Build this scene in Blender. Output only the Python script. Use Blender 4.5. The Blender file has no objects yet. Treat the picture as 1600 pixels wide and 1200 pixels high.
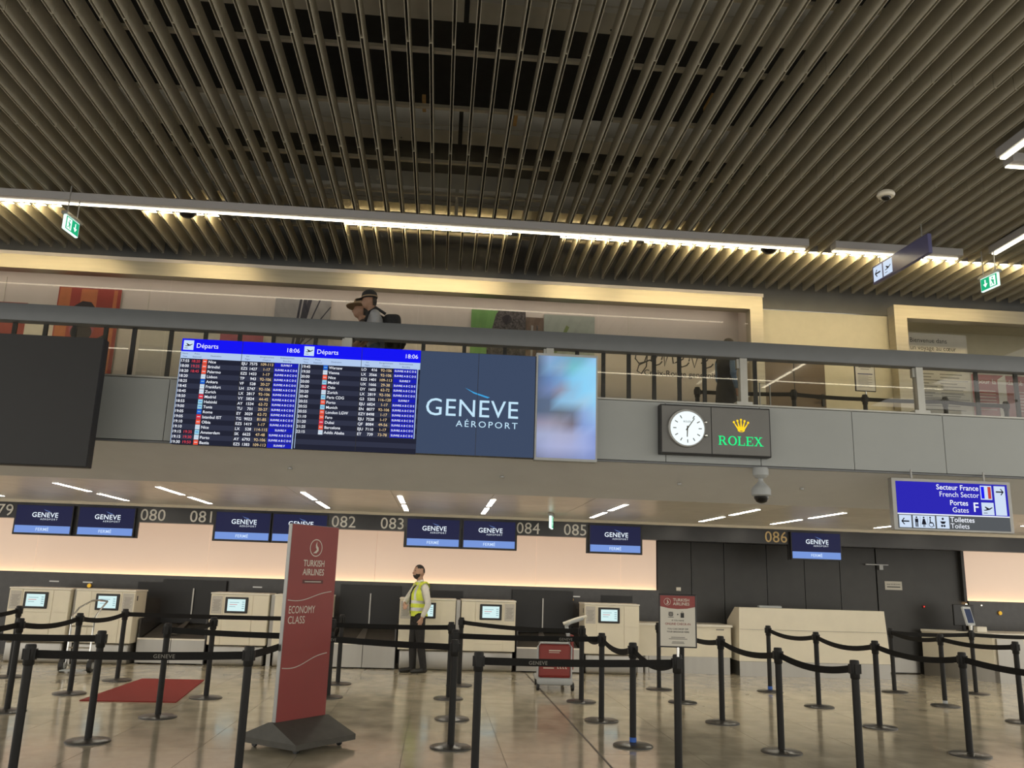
import bpy, bmesh, math, random
from mathutils import Vector, Matrix
random.seed(7)
SC = bpy.context.scene
COL = SC.collection
PI = math.pi
# ------------------------------------------------------------------ camera
cam = bpy.data.cameras.new('camera'); camo = bpy.data.objects.new('camera', cam); COL.objects.link(camo)
YAW, PITCH, ROLL = [math.radians(a) for a in (4.5313, 12.8957, 1.7608)]
fw = Vector((math.sin(YAW)*math.cos(PITCH), math.cos(YAW)*math.cos(PITCH), math.sin(PITCH)))
rt = Vector((math.cos(YAW), -math.sin(YAW), 0)); up = rt.cross(fw)
r2 = math.cos(ROLL)*rt + math.sin(ROLL)*up; u2 = -math.sin(ROLL)*rt + math.cos(ROLL)*up
mw = Matrix((r2, u2, -fw)).transposed().to_4x4(); mw.translation = (0, 0, 1.6)
camo.matrix_world = mw
cam.sensor_width = 36; cam.lens = 1328.5/1600*36; cam.clip_start = .05; cam.clip_end = 200
SC.camera = camo
# ------------------------------------------------------------------ world and exposure
w = bpy.data.worlds.new('World'); SC.world = w; w.use_nodes = True
bg = w.node_tree.nodes['Background']; bg.inputs[0].default_value = (1, .96, .87, 1); bg.inputs[1].default_value = 1.75
vs = SC.view_settings
vs.view_transform = 'Standard'; vs.look = 'None'; vs.gamma = 1; vs.use_curve_mapping = False; vs.exposure = 0
LAMP = 8.0        # linear ceiling lamps
SOFF = 24.0       # short lamps in the soffit
UPL = 52.0        # strips between the slats

# ------------------------------------------------------------------ materials
MATS = {}
def mat(name, col, rough=.5, metal=0, noise=0, nscale=8, bump=0, emit=None, estr=1, spec=.5, rnd=0, stretch=None, rvar=0):
    m = bpy.data.materials.new(name); m.use_nodes = True; MATS[name] = m
    nt = m.node_tree; b = nt.nodes['Principled BSDF']
    b.inputs['Base Color'].default_value = (*col, 1); b.inputs['Roughness'].default_value = rough
    b.inputs['Metallic'].default_value = metal; b.inputs['Specular IOR Level'].default_value = spec
    if emit is not None:
        b.inputs['Emission Color'].default_value = (*emit, 1); b.inputs['Emission Strength'].default_value = estr
    if noise or bump or rnd or rvar:
        tc = nt.nodes.new('ShaderNodeTexCoord'); mp = nt.nodes.new('ShaderNodeMapping')
        geo = nt.nodes.new('ShaderNodeNewGeometry')
        nt.links.new(geo.outputs['Position'], mp.inputs[0])
        if stretch: mp.inputs['Scale'].default_value = stretch
        n = nt.nodes.new('ShaderNodeTexNoise'); n.inputs['Scale'].default_value = nscale; n.inputs['Detail'].default_value = 6
        nt.links.new(mp.outputs[0], n.inputs['Vector'])
        fac = n.outputs[0]
        if noise or rnd:
            hsv = nt.nodes.new('ShaderNodeHueSaturation'); hsv.inputs['Color'].default_value = (*col, 1)
            mr = nt.nodes.new('ShaderNodeMapRange'); mr.inputs[1].default_value = .3; mr.inputs[2].default_value = .7
            mr.inputs[3].default_value = 1-noise; mr.inputs[4].default_value = 1+noise
            nt.links.new(fac, mr.inputs[0])
            v = mr.outputs[0]
            if rnd:
                oi = nt.nodes.new('ShaderNodeObjectInfo'); m2 = nt.nodes.new('ShaderNodeMapRange')
                m2.inputs[3].default_value = 1-rnd; m2.inputs[4].default_value = 1+rnd
                nt.links.new(oi.outputs['Random'], m2.inputs[0])
                mu = nt.nodes.new('ShaderNodeMath'); mu.operation = 'MULTIPLY'
                nt.links.new(v, mu.inputs[0]); nt.links.new(m2.outputs[0], mu.inputs[1]); v = mu.outputs[0]
            nt.links.new(v, hsv.inputs['Value']); nt.links.new(hsv.outputs[0], b.inputs['Base Color'])
        if rvar:
            m3 = nt.nodes.new('ShaderNodeMapRange'); m3.inputs[1].default_value = .3; m3.inputs[2].default_value = .7
            m3.inputs[3].default_value = max(.02, rough-rvar); m3.inputs[4].default_value = rough+rvar
            nt.links.new(fac, m3.inputs[0]); nt.links.new(m3.outputs[0], b.inputs['Roughness'])
        if bump:
            bp = nt.nodes.new('ShaderNodeBump'); bp.inputs['Strength'].default_value = bump; bp.inputs['Distance'].default_value = .01
            nt.links.new(fac, bp.inputs['Height']); nt.links.new(bp.outputs[0], b.inputs['Normal'])
    return m
def srgb(r, g, b):
    f = lambda c: (c/255/12.92) if c/255 <= .04045 else ((c/255+.055)/1.055)**2.4
    return (f(r), f(g), f(b))
def emat(name, rgb, s=1.0):      # a display or lamp that gives off light
    return mat(name, (0.004, .004, .004), .4, emit=srgb(*rgb), estr=s, spec=.06)

mat('stone', (.50, .44, .325), .14, noise=.2, nscale=3.2, rnd=.08, spec=.55, rvar=.04, stretch=(1, .8, 1))
mat('grout', (.16, .125, .085), .6, noise=.1)
mat('joint_metal', (.07, .055, .04), .5)
mat('slat', (.43, .40, .32), .55, noise=.05, nscale=5)
mat('void', (.02, .02, .02), .9, noise=.2)
mat('beam', (.42, .40, .34), .8, noise=.08, nscale=3)
mat('carrier', (.5, .46, .36), .45, metal=.3, noise=.06)
mat('wood', (.5, .3, .1), .6, noise=.15, nscale=20)
mat('housing', (.42, .41, .42), .35, metal=.3)
mat('fascia', (.35, .37, .37), .38, noise=.03, nscale=2, rnd=.015)
mat('rail', (.135, .145, .155), .4, noise=.04, nscale=6)
mat('railpost', (.45, .45, .42), .35, metal=.4, noise=.05)
mat('soffit', (.60, .61, .62), .5, noise=.03, nscale=3)
mat('softile', (.78, .74, .67), .3, noise=.06, nscale=3, rnd=.05, spec=.6)
mat('crown', (.72, .66, .54), .5, noise=.03)
mat('header', (.022, .022, .025), .35, noise=.1)
mat('darkwall', (.032, .031, .029), .42, noise=.12, nscale=4, rnd=.05)
mat('darkband', (.045, .042, .04), .25, noise=.1)
mat('black', (.012, .012, .013), .45, noise=.1)
mat('blackscreen', (.012, .012, .014), .55, noise=.05)
mat('post', (.012, .0115, .011), .5, noise=.1, nscale=20, spec=.3)
mat('belt', (.012, .0115, .011), .8, noise=.12, nscale=60, spec=.2)
mat('basedisc', (.045, .042, .038), .28, noise=.1, nscale=15)
mat('bronze', (.44, .40, .31), .42, metal=.6, noise=.06, nscale=3, stretch=(.5, 1, 8))
mat('bulk', (.14, .14, .135), .3, metal=.2, noise=.08, nscale=3)
mat('pinkwall', (.62, .56, .50), .55, noise=.03, nscale=3)
mat('cream', (.52, .475, .345), .55, noise=.03)
mat('upfloor', (.35, .3, .22), .3, noise=.1)
mat('white', (.78, .74, .64), .45, noise=.03, nscale=5)
mat('kiosk', (.74, .68, .54), .35, noise=.03, nscale=4)
mat('steel', (.36, .345, .315), .34, metal=.85, noise=.03, nscale=3, stretch=(3, 1, .1))
mat('chrome', (.72, .72, .7), .15, metal=1, noise=.03)
mat('greymetal', (.33, .33, .32), .4, metal=.5, noise=.05)
mat('graycase', (.42, .44, .45), .45, noise=.04)
mat('rubber', (.07, .065, .055), .6, noise=.12, nscale=10)
mat('red', (.25, .035, .03), .45, noise=.05, nscale=3)
mat('redmat', (.26, .026, .02), .95, noise=.15, nscale=90, bump=.4)
mat('darkred', (.10, .02, .018), .5)
mat('offwhite', (.62, .58, .5), .5)
mat('ink', (.02, .02, .02), .6)
mat('inkgrey', (.2, .19, .17), .6)
mat('redink', (.42, .06, .04), .6)
mat('paper', (.62, .59, .52), .7, noise=.03)
mat('notice', (.50, .47, .42), .7, noise=.05, nscale=40)
mat('bluetape', (.03, .12, .5), .5)
mat('signnavy', (.10, .10, .22), .3, noise=.05); mat('navy', (.035, .04, .14), .35, noise=.08)
mat('gold', (.55, .33, .08), .3, metal=.6)
mat('numeral', (.72, .70, .65), .45)
mat('numeralgold', (.62, .45, .2), .45)
mat('skin', (.42, .25, .17), .55, noise=.06, nscale=30)
mat('skin2', (.30, .17, .11), .55, noise=.06, nscale=30)
mat('hair', (.022, .017, .014), .7, noise=.3, nscale=120, bump=.4)
mat('shirt', (.66, .64, .58), .75, noise=.05, nscale=25, bump=.15)
mat('tshirt', (.30, .31, .33), .8, noise=.06, nscale=25, bump=.15)
mat('trousers', (.015, .014, .014), .75, noise=.15, nscale=20, bump=.15)
mat('shoe', (.012, .011, .010), .35)
mat('hivis', (.60, .68, .06), .65, noise=.05, nscale=25, bump=.1, emit=(.55, .68, .05), estr=.04)
mat('reflective', (.55, .56, .54), .3, metal=.4)
mat('fabric_black', (.018, .018, .02), .85, noise=.2, nscale=40, bump=.3)
mat('fabric_dark', (.05, .035, .03), .85, noise=.15, nscale=30)
mat('straw', (.24, .17, .1), .8, noise=.15, nscale=60)
mat('jeans', (.10, .15, .22), .8, noise=.1, nscale=40)
# displays and lamps
emat('lamp', (255, 244, 214), LAMP); emat('softlamp', (255, 246, 226), SOFF); emat('upstrip', (255, 230, 176), UPL)
emat('recess', (255, 238, 220), 6); mat('glow', (.62, .54, .46), .6, emit=srgb(216, 184, 160), estr=.62); emat('ledstrip', (255, 208, 150), 14)
emat('e_navy', (34, 36, 66)); emat('e_bar', (118, 150, 218)); emat('e_white', (235, 245, 255)); emat('e_bartext', (205, 226, 255))
emat('e_blue', (10, 10, 232), 1.1); emat('e_head', (176, 200, 236)); emat('e_headink', (70, 84, 120))
emat('e_row1', (27, 30, 48)); emat('e_row2', (44, 48, 68)); emat('e_red', (232, 70, 84)); emat('e_amber', (246, 214, 160))
emat('e_box', (18, 26, 190), .9); emat('e_text', (242, 246, 255)); emat('e_icon', (200, 222, 246))
emat('e_orange', (238, 88, 62)); emat('e_lred', (214, 48, 66)); emat('e_lblue', (28, 96, 206)); emat('e_lcyan', (150, 205, 226)); emat('e_lwhite', (208, 218, 232))
emat('e_slate', (58, 72, 98)); emat('e_swoosh', (60, 160, 220)); emat('e_logo', (196, 230, 250))
emat('e_kiosk', (212, 240, 240), 1.0); emat('e_kioskink', (150, 180, 186)); emat('e_kred', (208, 140, 140))
emat('e_dial', (238, 250, 252), 1.1); emat('e_crown', (244, 200, 30), 1.25); emat('e_green', (30, 206, 118), 1.45); mat('signgrey', (.17, .17, .165), .4, noise=.03)
emat('e_sblue', (40, 34, 186), .9); emat('e_sgrey', (92, 96, 100), .8); emat('e_swhite', (206, 222, 244)); emat('e_sink', (16, 18, 34)); emat('e_sred', (196, 66, 60))
emat('e_exit', (20, 170, 118), 1.1); emat('e_exitw', (225, 250, 240), 1.3); emat('e_redled', (255, 60, 50), 2); emat('e_spot', (255, 240, 215), 2.2)
emat('e_amberlamp', (230, 180, 60), 1.0); emat('e_slot', (190, 184, 172), .8); emat('e_tablet', (52, 62, 86), .8); emat('e_side', (90, 92, 170), .6)

# glass: mostly clear with a mirror share that grows at grazing angles
def glassmat(name, tint=(.93, .95, .94), base=.04):
    m = bpy.data.materials.new(name); m.use_nodes = True; MATS[name] = m
    nt = m.node_tree; nt.nodes.remove(nt.nodes['Principled BSDF']); o = nt.nodes['Material Output']
    t = nt.nodes.new('ShaderNodeBsdfTransparent'); t.inputs[0].default_value = (*tint, 1)
    g = nt.nodes.new('ShaderNodeBsdfGlossy'); g.inputs['Roughness'].default_value = .01
    f = nt.nodes.new('ShaderNodeFresnel'); f.inputs[0].default_value = 1.5
    ad = nt.nodes.new('ShaderNodeMath'); ad.operation = 'ADD'; ad.inputs[1].default_value = base
    mx = nt.nodes.new('ShaderNodeMixShader')
    nt.links.new(f.outputs[0], ad.inputs[0]); nt.links.new(ad.outputs[0], mx.inputs[0])
    nt.links.new(t.outputs[0], mx.inputs[1]); nt.links.new(g.outputs[0], mx.inputs[2]); nt.links.new(mx.outputs[0], o.inputs[0])
    return m
glassmat('glass'); glassmat('showglass', (.93, .93, .91), .0)
m = mat('smokedome', (.01, .01, .01), .08)

# ------------------------------------------------------------------ mesh helpers
class MB:
    def __init__(s): s.v = []; s.f = []; s.m = []; s.cur = 0; s.X = Matrix.Identity(4)
    def add(s, vs, fs, mi=None):
        o = len(s.v); s.v += [tuple(s.X @ Vector(p)) for p in vs]
        for f in fs: s.f.append(tuple(i+o for i in f)); s.m.append(s.cur if mi is None else mi)
        return s
    def box(s, x0, x1, y0, y1, z0, z1, mi=None):
        return s.add([(x0,y0,z0),(x1,y0,z0),(x1,y1,z0),(x0,y1,z0),(x0,y0,z1),(x1,y0,z1),(x1,y1,z1),(x0,y1,z1)],
                     [(0,3,2,1),(4,5,6,7),(0,1,5,4),(1,2,6,5),(2,3,7,6),(3,0,4,7)], mi)
    def rbox(s, x0, x1, y0, y1, z0, z1, r=.02, seg=2, mi=None):
        bm = bmesh.new(); bmesh.ops.create_cube(bm, size=1)
        for v in bm.verts: v.co = ((x0+x1)/2+v.co.x*(x1-x0), (y0+y1)/2+v.co.y*(y1-y0), (z0+z1)/2+v.co.z*(z1-z0))
        bmesh.ops.bevel(bm, geom=bm.edges[:], offset=r, segments=seg, affect='EDGES', profile=.5)
        bm.verts.index_update(); s.add([v.co[:] for v in bm.verts], [[v.index for v in f.verts] for f in bm.faces], mi); bm.free(); return s
    def cone(s, a, b, ra, rb, n=16, mi=None, cap=True):
        a = Vector(a); b = Vector(b); d = (b-a).normalized(); t = Vector((1,0,0)) if abs(d.x) < .9 else Vector((0,1,0))
        p = d.cross(t).normalized(); q = d.cross(p)
        vs = []
        for c, r in ((a, ra), (b, rb)):
            for i in range(n): g = 2*PI*i/n; vs.append(c + r*(math.cos(g)*p + math.sin(g)*q))
        fs = [(i, (i+1) % n, n+(i+1) % n, n+i) for i in range(n)]
        if cap: fs += [tuple(range(n-1, -1, -1)), tuple(range(n, 2*n))]
        return s.add(vs, fs, mi)
    def tube(s, pts, r, n=10, mi=None):
        pts = [Vector(p) for p in pts]; rings = []
        for i, p in enumerate(pts):
            d = (pts[min(i+1, len(pts)-1)]-pts[max(i-1, 0)]).normalized()
            t = Vector((0,0,1)) if abs(d.z) < .9 else Vector((0,1,0)); a = d.cross(t).normalized(); b = d.cross(a)
            if rings and a.dot(pa) < 0: a = -a; b = -b
            pa = a; rings.append([p + r*(math.cos(2*PI*k/n)*a + math.sin(2*PI*k/n)*b) for k in range(n)])
        vs = [v for g in rings for v in g]; fs = []
        for i in range(len(pts)-1):
            for k in range(n): fs.append((i*n+k, i*n+(k+1) % n, (i+1)*n+(k+1) % n, (i+1)*n+k))
        fs += [tuple(range(n-1, -1, -1)), tuple(range((len(pts)-1)*n, len(pts)*n))]
        return s.add(vs, fs, mi)
    def lathe(s, prof, n=24, c=(0, 0, 0), mi=None):
        vs = []; fs = []
        for r, z in prof:
            for i in range(n): g = 2*PI*i/n; vs.append((c[0]+r*math.cos(g), c[1]+r*math.sin(g), c[2]+z))
        for j in range(len(prof)-1):
            for i in range(n): fs.append((j*n+i, j*n+(i+1) % n, (j+1)*n+(i+1) % n, (j+1)*n+i))
        fs += [tuple(range(n-1, -1, -1)), tuple(range((len(prof)-1)*n, len(prof)*n))]
        return s.add(vs, fs, mi)
    def ball(s, c, r, n=14, mi=None):
        rx, ry, rz = (r, r, r) if not hasattr(r, '__len__') else r
        vs = [(c[0], c[1], c[2]-rz)]; fs = []; h = n//2
        for j in range(1, h):
            t = -PI/2+PI*j/h
            for i in range(n): g = 2*PI*i/n; vs.append((c[0]+rx*math.cos(t)*math.cos(g), c[1]+ry*math.cos(t)*math.sin(g), c[2]+rz*math.sin(t)))
        vs.append((c[0], c[1], c[2]+rz)); L = len(vs)-1
        for i in range(n): fs.append((0, 1+(i+1) % n, 1+i)); fs.append((L, L-n+i, L-n+(i+1) % n))
        for j in range(h-2):
            for i in range(n): fs.append((1+j*n+i, 1+j*n+(i+1) % n, 1+(j+1)*n+(i+1) % n, 1+(j+1)*n+i))
        return s.add(vs, fs, mi)
    def poly(s, pts, y, mi=None):             # flat print in the x-z plane facing -y
        return s.add([(x, y, z) for x, z in pts], [tuple(range(len(pts)))], mi)
    def rect(s, x0, x1, z0, z1, y, mi=None): return s.poly([(x0,z0),(x1,z0),(x1,z1),(x0,z1)], y, mi)
    def slab(s, pts, y0, y1, mi=None):        # x-z outline with thickness from y0 to y1
        n = len(pts)
        return s.add([(x,y0,z) for x,z in pts]+[(x,y1,z) for x,z in pts],
                     [tuple(range(n)), tuple(range(2*n-1, n-1, -1))]+[(i, n+i, n+(i+1) % n, (i+1) % n) for i in range(n)], mi)
    def plan(s, pts, z0, z1, mi=None):        # x-y outline with height
        n = len(pts)
        return s.add([(x,y,z0) for x,y in pts]+[(x,y,z1) for x,y in pts],
                     [tuple(range(n-1, -1, -1)), tuple(range(n, 2*n))]+[(i, (i+1) % n, n+(i+1) % n, n+i) for i in range(n)], mi)
    def disc(s, cx, cz, r, y, n=28, mi=None, r2=None):
        return s.poly([(cx+r*math.cos(2*PI*i/n), cz+(r2 or r)*math.sin(2*PI*i/n)) for i in range(n)], y, mi)
    def ring(s, cx, cz, r0, r1, y, n=32, mi=None, k=1):
        vs = [(cx+r*k*math.cos(2*PI*i/n), y, cz+r*math.sin(2*PI*i/n)) for r in (r0, r1) for i in range(n)]
        return s.add(vs, [(i, (i+1) % n, n+(i+1) % n, n+i) for i in range(n)], mi)
    def mesh(s, name, mats):
        me = bpy.data.meshes.new(name); me.from_pydata(s.v, [], s.f); 
        for m_ in mats: me.materials.append(MATS[m_])
        if len(mats) > 1: me.polygons.foreach_set('material_index', s.m)
        bm = bmesh.new(); bm.from_mesh(me)
        bm.to_mesh(me); bm.free(); me.update(); return me
    def build(s, name, mats, parent=None, smooth=False):
        if isinstance(mats, str): mats = [mats]
        me = s.mesh(name, mats)
        if smooth:
            me.polygons.foreach_set('use_smooth', [True]*len(me.polygons))
            try: me.set_sharp_from_angle(angle=math.radians(40))
            except Exception: pass
        return link(name, me, parent)
def link(name, me, parent=None):
    o = bpy.data.objects.new(name, me); COL.objects.link(o)
    if parent is not None: o.parent = parent
    return o
def tag(o, label, cat, group=None):
    o['label'] = label; o['category'] = cat
    if group: o['group'] = group
    return o
def thing(name, label, cat, loc=(0,0,0), rz=0, group=None):
    o = bpy.data.objects.new(name, None); COL.objects.link(o); o.location = loc; o.rotation_euler = (0, 0, rz); o.empty_display_size = .1
    return tag(o, label, cat, group)
def struct(o, label=None, cat=None):
    o['kind'] = 'structure'
    if label: o['label'] = label
    if cat: o['category'] = cat
    return o

# ------------------------------------------------------------------ lettering
GL = {}
CH = ''.join(sorted(set("ABCDEFGHIJKLMNOPQRSTUVWXYZabcdefghijklmnopqrstuvwxyz0123456789:-.,'/ÉÈéèœ+")))
def load_glyphs():
    obs = []
    for bold, off in ((0, 0), (1, .011)):
        for c in CH:
            for s_ in (c, c+c):
                cu = bpy.data.curves.new('glyph', 'FONT'); cu.body = s_; cu.resolution_u = 3; cu.offset = off
                o = bpy.data.objects.new('glyph', cu); COL.objects.link(o); obs.append((bold, c, len(s_), o))
    bpy.context.view_layer.update(); dg = bpy.context.evaluated_depsgraph_get()
    tmp = {}
    for bold, c, n, o in obs:
        ev = o.evaluated_get(dg); me = ev.to_mesh()
        vs = [tuple(v.co) for v in me.vertices]; fs = [tuple(p.vertices) for p in me.polygons]; ev.to_mesh_clear()
        tmp[(bold, c, n)] = (vs, fs)
    for bold in (0, 1):
        for c in CH:
            vs, fs = tmp[(bold, c, 1)]; v2 = tmp[(bold, c, 2)][0]
            adv = (max(v[0] for v in v2)-max(v[0] for v in vs)) if vs else .3
            GL[(bold, c)] = (vs, fs, adv)
    for _, _, _, o in obs:
        cu = o.data; bpy.data.objects.remove(o); bpy.data.curves.remove(cu)
load_glyphs()
def twidth(t, size, bold=0, sp=0, kx=1): return sum((GL[(bold, c)][2]+sp if c != ' ' else .28+sp) for c in t)*size*kx
def text(mb, t, x, z, size, y=0, align='l', bold=0, mi=None, sp=0, kx=1, deep=0):
    wd = twidth(t, size, bold, sp, kx); x -= {'l': 0, 'c': wd/2, 'r': wd}[align]
    for c in t:
        if c == ' ': x += (.28+sp)*size*kx; continue
        vs, fs, adv = GL[(bold, c)]
        P = [(x+v[0]*size*kx, y, z+v[1]*size) for v in vs]
        mb.add(P, fs, mi)
        if deep:
            cnt = {}
            for f in fs:
                for i in range(len(f)): k = tuple(sorted((f[i], f[(i+1) % len(f)]))); cnt[k] = cnt.get(k, 0)+1
            for (a, b), n in cnt.items():
                if n == 1: mb.add([P[a], P[b], (P[b][0], y+deep, P[b][2]), (P[a][0], y+deep, P[a][2])], [(0, 1, 2, 3)], mi)
        x += (adv+sp)*size*kx
    return wd
def fit(mb, t, x, z, size, y, align, bold, mi, wd, sp=0): text(mb, t, x, z, size, y, align, bold, mi, sp, wd/twidth(t, size, bold, sp))
def geneve_logo(mb, cx, cz, wid, y, mi, mi2):      # airport logo: GENEVE with a swoosh, AEROPORT below
    k = 1.0; s = wid/twidth('GENEVE', 1, 0, .03, k)
    text(mb, 'GENEVE', cx, cz, s, y, 'c', int(wid < .6), mi, .03, s and wid/(s*twidth('GENEVE', 1, int(wid < .6), .03)))
    s2 = s*.36; text(mb, 'AÉROPORT', cx+wid*.5, cz-s*.42, s2, y, 'r', 0, mi, .16, 1.1)
    top = cz+s*.76; x0 = cx-wid*.09
    P = [(x0, top+s*.42), (x0+wid*.10, top+s*.25), (x0+wid*.27, top+s*.06), (x0+wid*.245, top+s*.02), (x0+wid*.10, top+s*.19)]
    mb.poly(P[::-1], y, mi2)
def bird(mb, cx, cz, r, y, mi, k=1):
    mb.ring(cx, cz, r*.9, r, y, 32, mi, k)
    P = [(-.45,-.62),(.1,-.6),(.42,-.3),(.38,.02),(.12,.3),(.1,.75),(-.08,.35),(-.05,.05),(.12,-.18),(-.05,-.36)]
    mb.poly([(cx+a*r*k, cz+b*r) for a, b in P], y, mi)
def plane_icon(mb, cx, cz, s, y, mi):
    P = [(-.42,-.08),(-.34,-.12),(-.1,-.06),(-.3,.16),(-.2,.18),(.12,.02),(.4,.14),(.46,.1),(.2,-.08),(-.02,-.14),(-.2,-.18),(-.36,-.18)]
    mb.poly([(cx+a*s, cz+b*s) for a, b in P], y, mi); mb.rect(cx-.42*s, cx-.05*s, cz-.42*s, cz-.37*s, y, mi)
def arrow_icon(mb, cx, cz, s, y, mi, d=1):
    t = s*.07
    mb.rect(cx-s*.4, cx+s*.4, cz-t, cz+t, y, mi)
    for q in (1, -1):
        P = [(cx+d*s*.42, cz), (cx+d*s*.30, cz), (cx+d*s*.05, cz+q*s*.30), (cx+d*s*.17, cz+q*s*.33)]
        mb.poly(P, y-.0005, mi)

# ================================================================== SETTING
# floor: a bed with stone tiles laid on it
floor = struct(MB().box(-13, 15, -7, 17.2, -.12, -.004).build('floor', 'grout'), 'polished beige stone floor of the check-in hall', 'floor')
TW, TD = .93, 1.06
tile_me = MB().box(.0025, TW-.0025, .0025, TD-.0025, -.02, 0).mesh('tile', ['stone'])
nx0 = -10; rows_near = MB()
for j in range(14):
    for i in range(21):
        x = 1.62+(i-10)*TW; y = 2.2+j*TD
        if y < 15.9: o = link('tile', tile_me, floor); o.location = (x, y, 0)
far = MB()
for j in range(-9, 16):
    for i in range(-7, 24):
        x = 1.62+(i-10)*TW; y = 2.2+j*TD
        if 0 <= j < 14 and 0 <= i < 21 and y < 15.9: continue
        if x < -12.5 or x+TW > 15 or y+TD > 17.4: continue
        far.box(x+.0025, x+TW-.0025, y+.0025, y+TD-.0025, -.02, 0)
o = far.build('tile_field', 'stone', floor); o['kind'] = 'stuff'
MB().box(1.609, 1.631, -7, 15.7, -.02, .0015).build('expansion_joint', 'joint_metal', floor)

# ceiling: dark void, steel beams, carrier rails and hanging slats
ZS = 6.5; HS = .22; TS = .034; SP = .2155
ceil = struct(MB().box(-14, 16, -7, 14.6, 8.3, 8.45).build('ceiling', 'void'), 'slatted beige metal ceiling under a dark void', 'ceiling')
seg = [(2.9, 4.98), (4.99, 7.16), (7.17, 9.29), (9.3, 13.22)]
slat_me = {}
def hollow(x, a, b, mb=None):        # folded sheet baffle, open at the bottom
    mb = mb or MB(); h = TS/2
    mb.box(x-h, x-h+.005, a, b, ZS, ZS+HS); mb.box(x+h-.005, x+h, a, b, ZS, ZS+HS); mb.box(x-h+.005, x+h-.005, a, b, ZS+HS-.005, ZS+HS)
    mb.box(x-h+.005, x+h-.005, b-.004, b, ZS, ZS+HS-.005); return mb
for k, (a, b) in enumerate(seg): slat_me[k] = hollow(0, a, b).mesh('slat', ['slat'])
slots = [(k, i) for k in range(4) for i in range(-52, 56)]
vis = []
rest = MB()
for k, i in slots:
    x = -.30+i*SP; y = (seg[k][0]+seg[k][1])/2
    sight = abs(x-.08*y) < .62*(y+ (0 if k else -1.5))+.25 and k > 0
    if sight and len(vis) < 298: vis.append((k, x)); o = link('slat', slat_me[k], ceil); o.location.x = x
    else: hollow(x, seg[k][0], seg[k][1], rest)
for i in range(-52, 56): hollow(-.30+i*SP, -7, 2.89, rest)
o = rest.build('slat_field', 'slat', ceil); o['kind'] = 'stuff'
for y in (-4.6, -2.1, .3, 2.65, 4.8, 7.2, 9.6, 11.75):          # deep beams above the slats
    for xs, xe in ((-14, -5.1), (-5.05, .0), (.05, 4.8), (4.85, 16)):
        b = MB().box(xs, xe, y-.22, y, 6.93, 7.13); b.box(xs, xe, y-.2, y+.12, 6.87, 6.93); b.build('beam', 'beam', ceil)
for y in (5.3, 6.5, 7.63, 8.68, 9.98, 10.91, 12.3):               # thin carrier rails
    for xs, xe in ((-14, -5.0), (-4.9, 1.22), (1.75, 6.9), (7.0, 16)):
        MB().box(xs, xe, y-.025, y+.025, ZS+HS+.005, ZS+HS+.045).build('carrier_rail', 'carrier', ceil)
for x, y in ((-.42, 8.55), (.63, 8.72), (2.72, 8.1)):
    MB().box(x, x+.04, y, y+.3, ZS+HS+.05, ZS+HS+.09).build('wooden_batten', 'wood', ceil)
for a, b, c in ((-1.0, 7.25, 7.0), (-.72, 9.62, 7.0), (1.42, 7.22, 7.0)):   # black cables down the beams
    MB().tube([(a, b-.012, c+.3), (a+.01, b-.014, c), (a+.02, b+.03, c-.14)], .008, 6).build('cable', 'black', ceil)

# bulkhead over the upper gallery and the gallery walls
bulk = struct(MB().box(-13, 15, 13.4, 13.55, 6.2, 8.3).build('wall_bulkhead', 'bulk'), 'dark bulkhead wall above the gallery windows', 'wall')
struct(MB().box(-13, 5.2, 13.95, 14.05, 3.55, 6.36).build('wall_gallery', 'pinkwall'), 'pale pinkish display wall behind the gallery glass', 'wall')
wg = MB()
for x in (-7.3, -5.0, -3.1, .42, 3.1): wg.box(x, x+.012, 13.94, 13.952, 3.55, 6.2)
wg.box(-13, 5.2, 13.935, 13.952, 5.62, 5.635)
struct(wg.build('trim_5', 'offwhite'), 'thin pale seams on the gallery display wall', 'trim')
struct(MB().box(-13, 5.2, 13.1, 13.95, 6.3, 6.36).box(5.06, 5.2, 13.17, 13.95, 3.55, 6.3).build('wall_recess', 'pinkwall'), 'ceiling and side reveal of the gallery display recess', 'wall')
struct(MB().box(5.1, 7.6, 13.2, 13.4, 3.55, 6.12).build('wall_cream', 'cream'), 'cream wall between the two gallery windows', 'wall')
mat('browndoor', (.15, .115, .085), .12, noise=.06, nscale=3)
d1 = struct(MB().box(5.16, 6.22, 13.17, 13.2, 3.55, 5.42).build('door_1', 'browndoor'), 'dark glossy door on the gallery beside the cream wall', 'door')
MB().box(5.69, 5.70, 13.165, 13.172, 3.55, 5.4).build('door_gap', 'ink', d1)
MB().box(6.14, 6.18, 13.13, 13.17, 4.5, 4.7).cone((6.16, 13.13, 4.62), (6.04, 13.13, 4.62), .012, .012, 8).build('door_handle', 'ink', d1)
struct(MB().box(7.5, 15, 14.3, 14.4, 3.55, 6.3).box(7.5, 15, 13.55, 14.3, 6.25, 6.3).build('wall_gallery_right', 'cream'), 'wall behind the right gallery window', 'wall')
def window(n, x0, x1, label):
    f = MB(); t = .215
    f.box(x0, x1, 12.95, 13.16, 6.03, 6.25); f.box(x0, x0+t, 12.95, 13.16, 3.55, 6.03); f.box(x1-t, x1, 12.95, 13.16, 3.55, 6.03)
    o = struct(f.build('window_%d' % n, 'bronze'), label, 'window')
    xs = [x0+t]+[v for v in (-8.2, -4.35, -.5, 2.4, 10.6) if x0+1 < v < x1-1]+[x1-t]
    for a, b in zip(xs, xs[1:]):
        MB().add([(a+.004,13.02,3.55),(b-.004,13.02,3.55),(b-.004,13.02,6.03),(a+.004,13.02,6.03)],[(0,1,2,3)]).build('pane', 'showglass', o)
    return o
window(1, -12.6, 5.12, 'long brushed bronze window frame along the gallery')
window(2, 7.37, 14.5, 'right brushed bronze window frame beside the cream wall')

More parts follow.
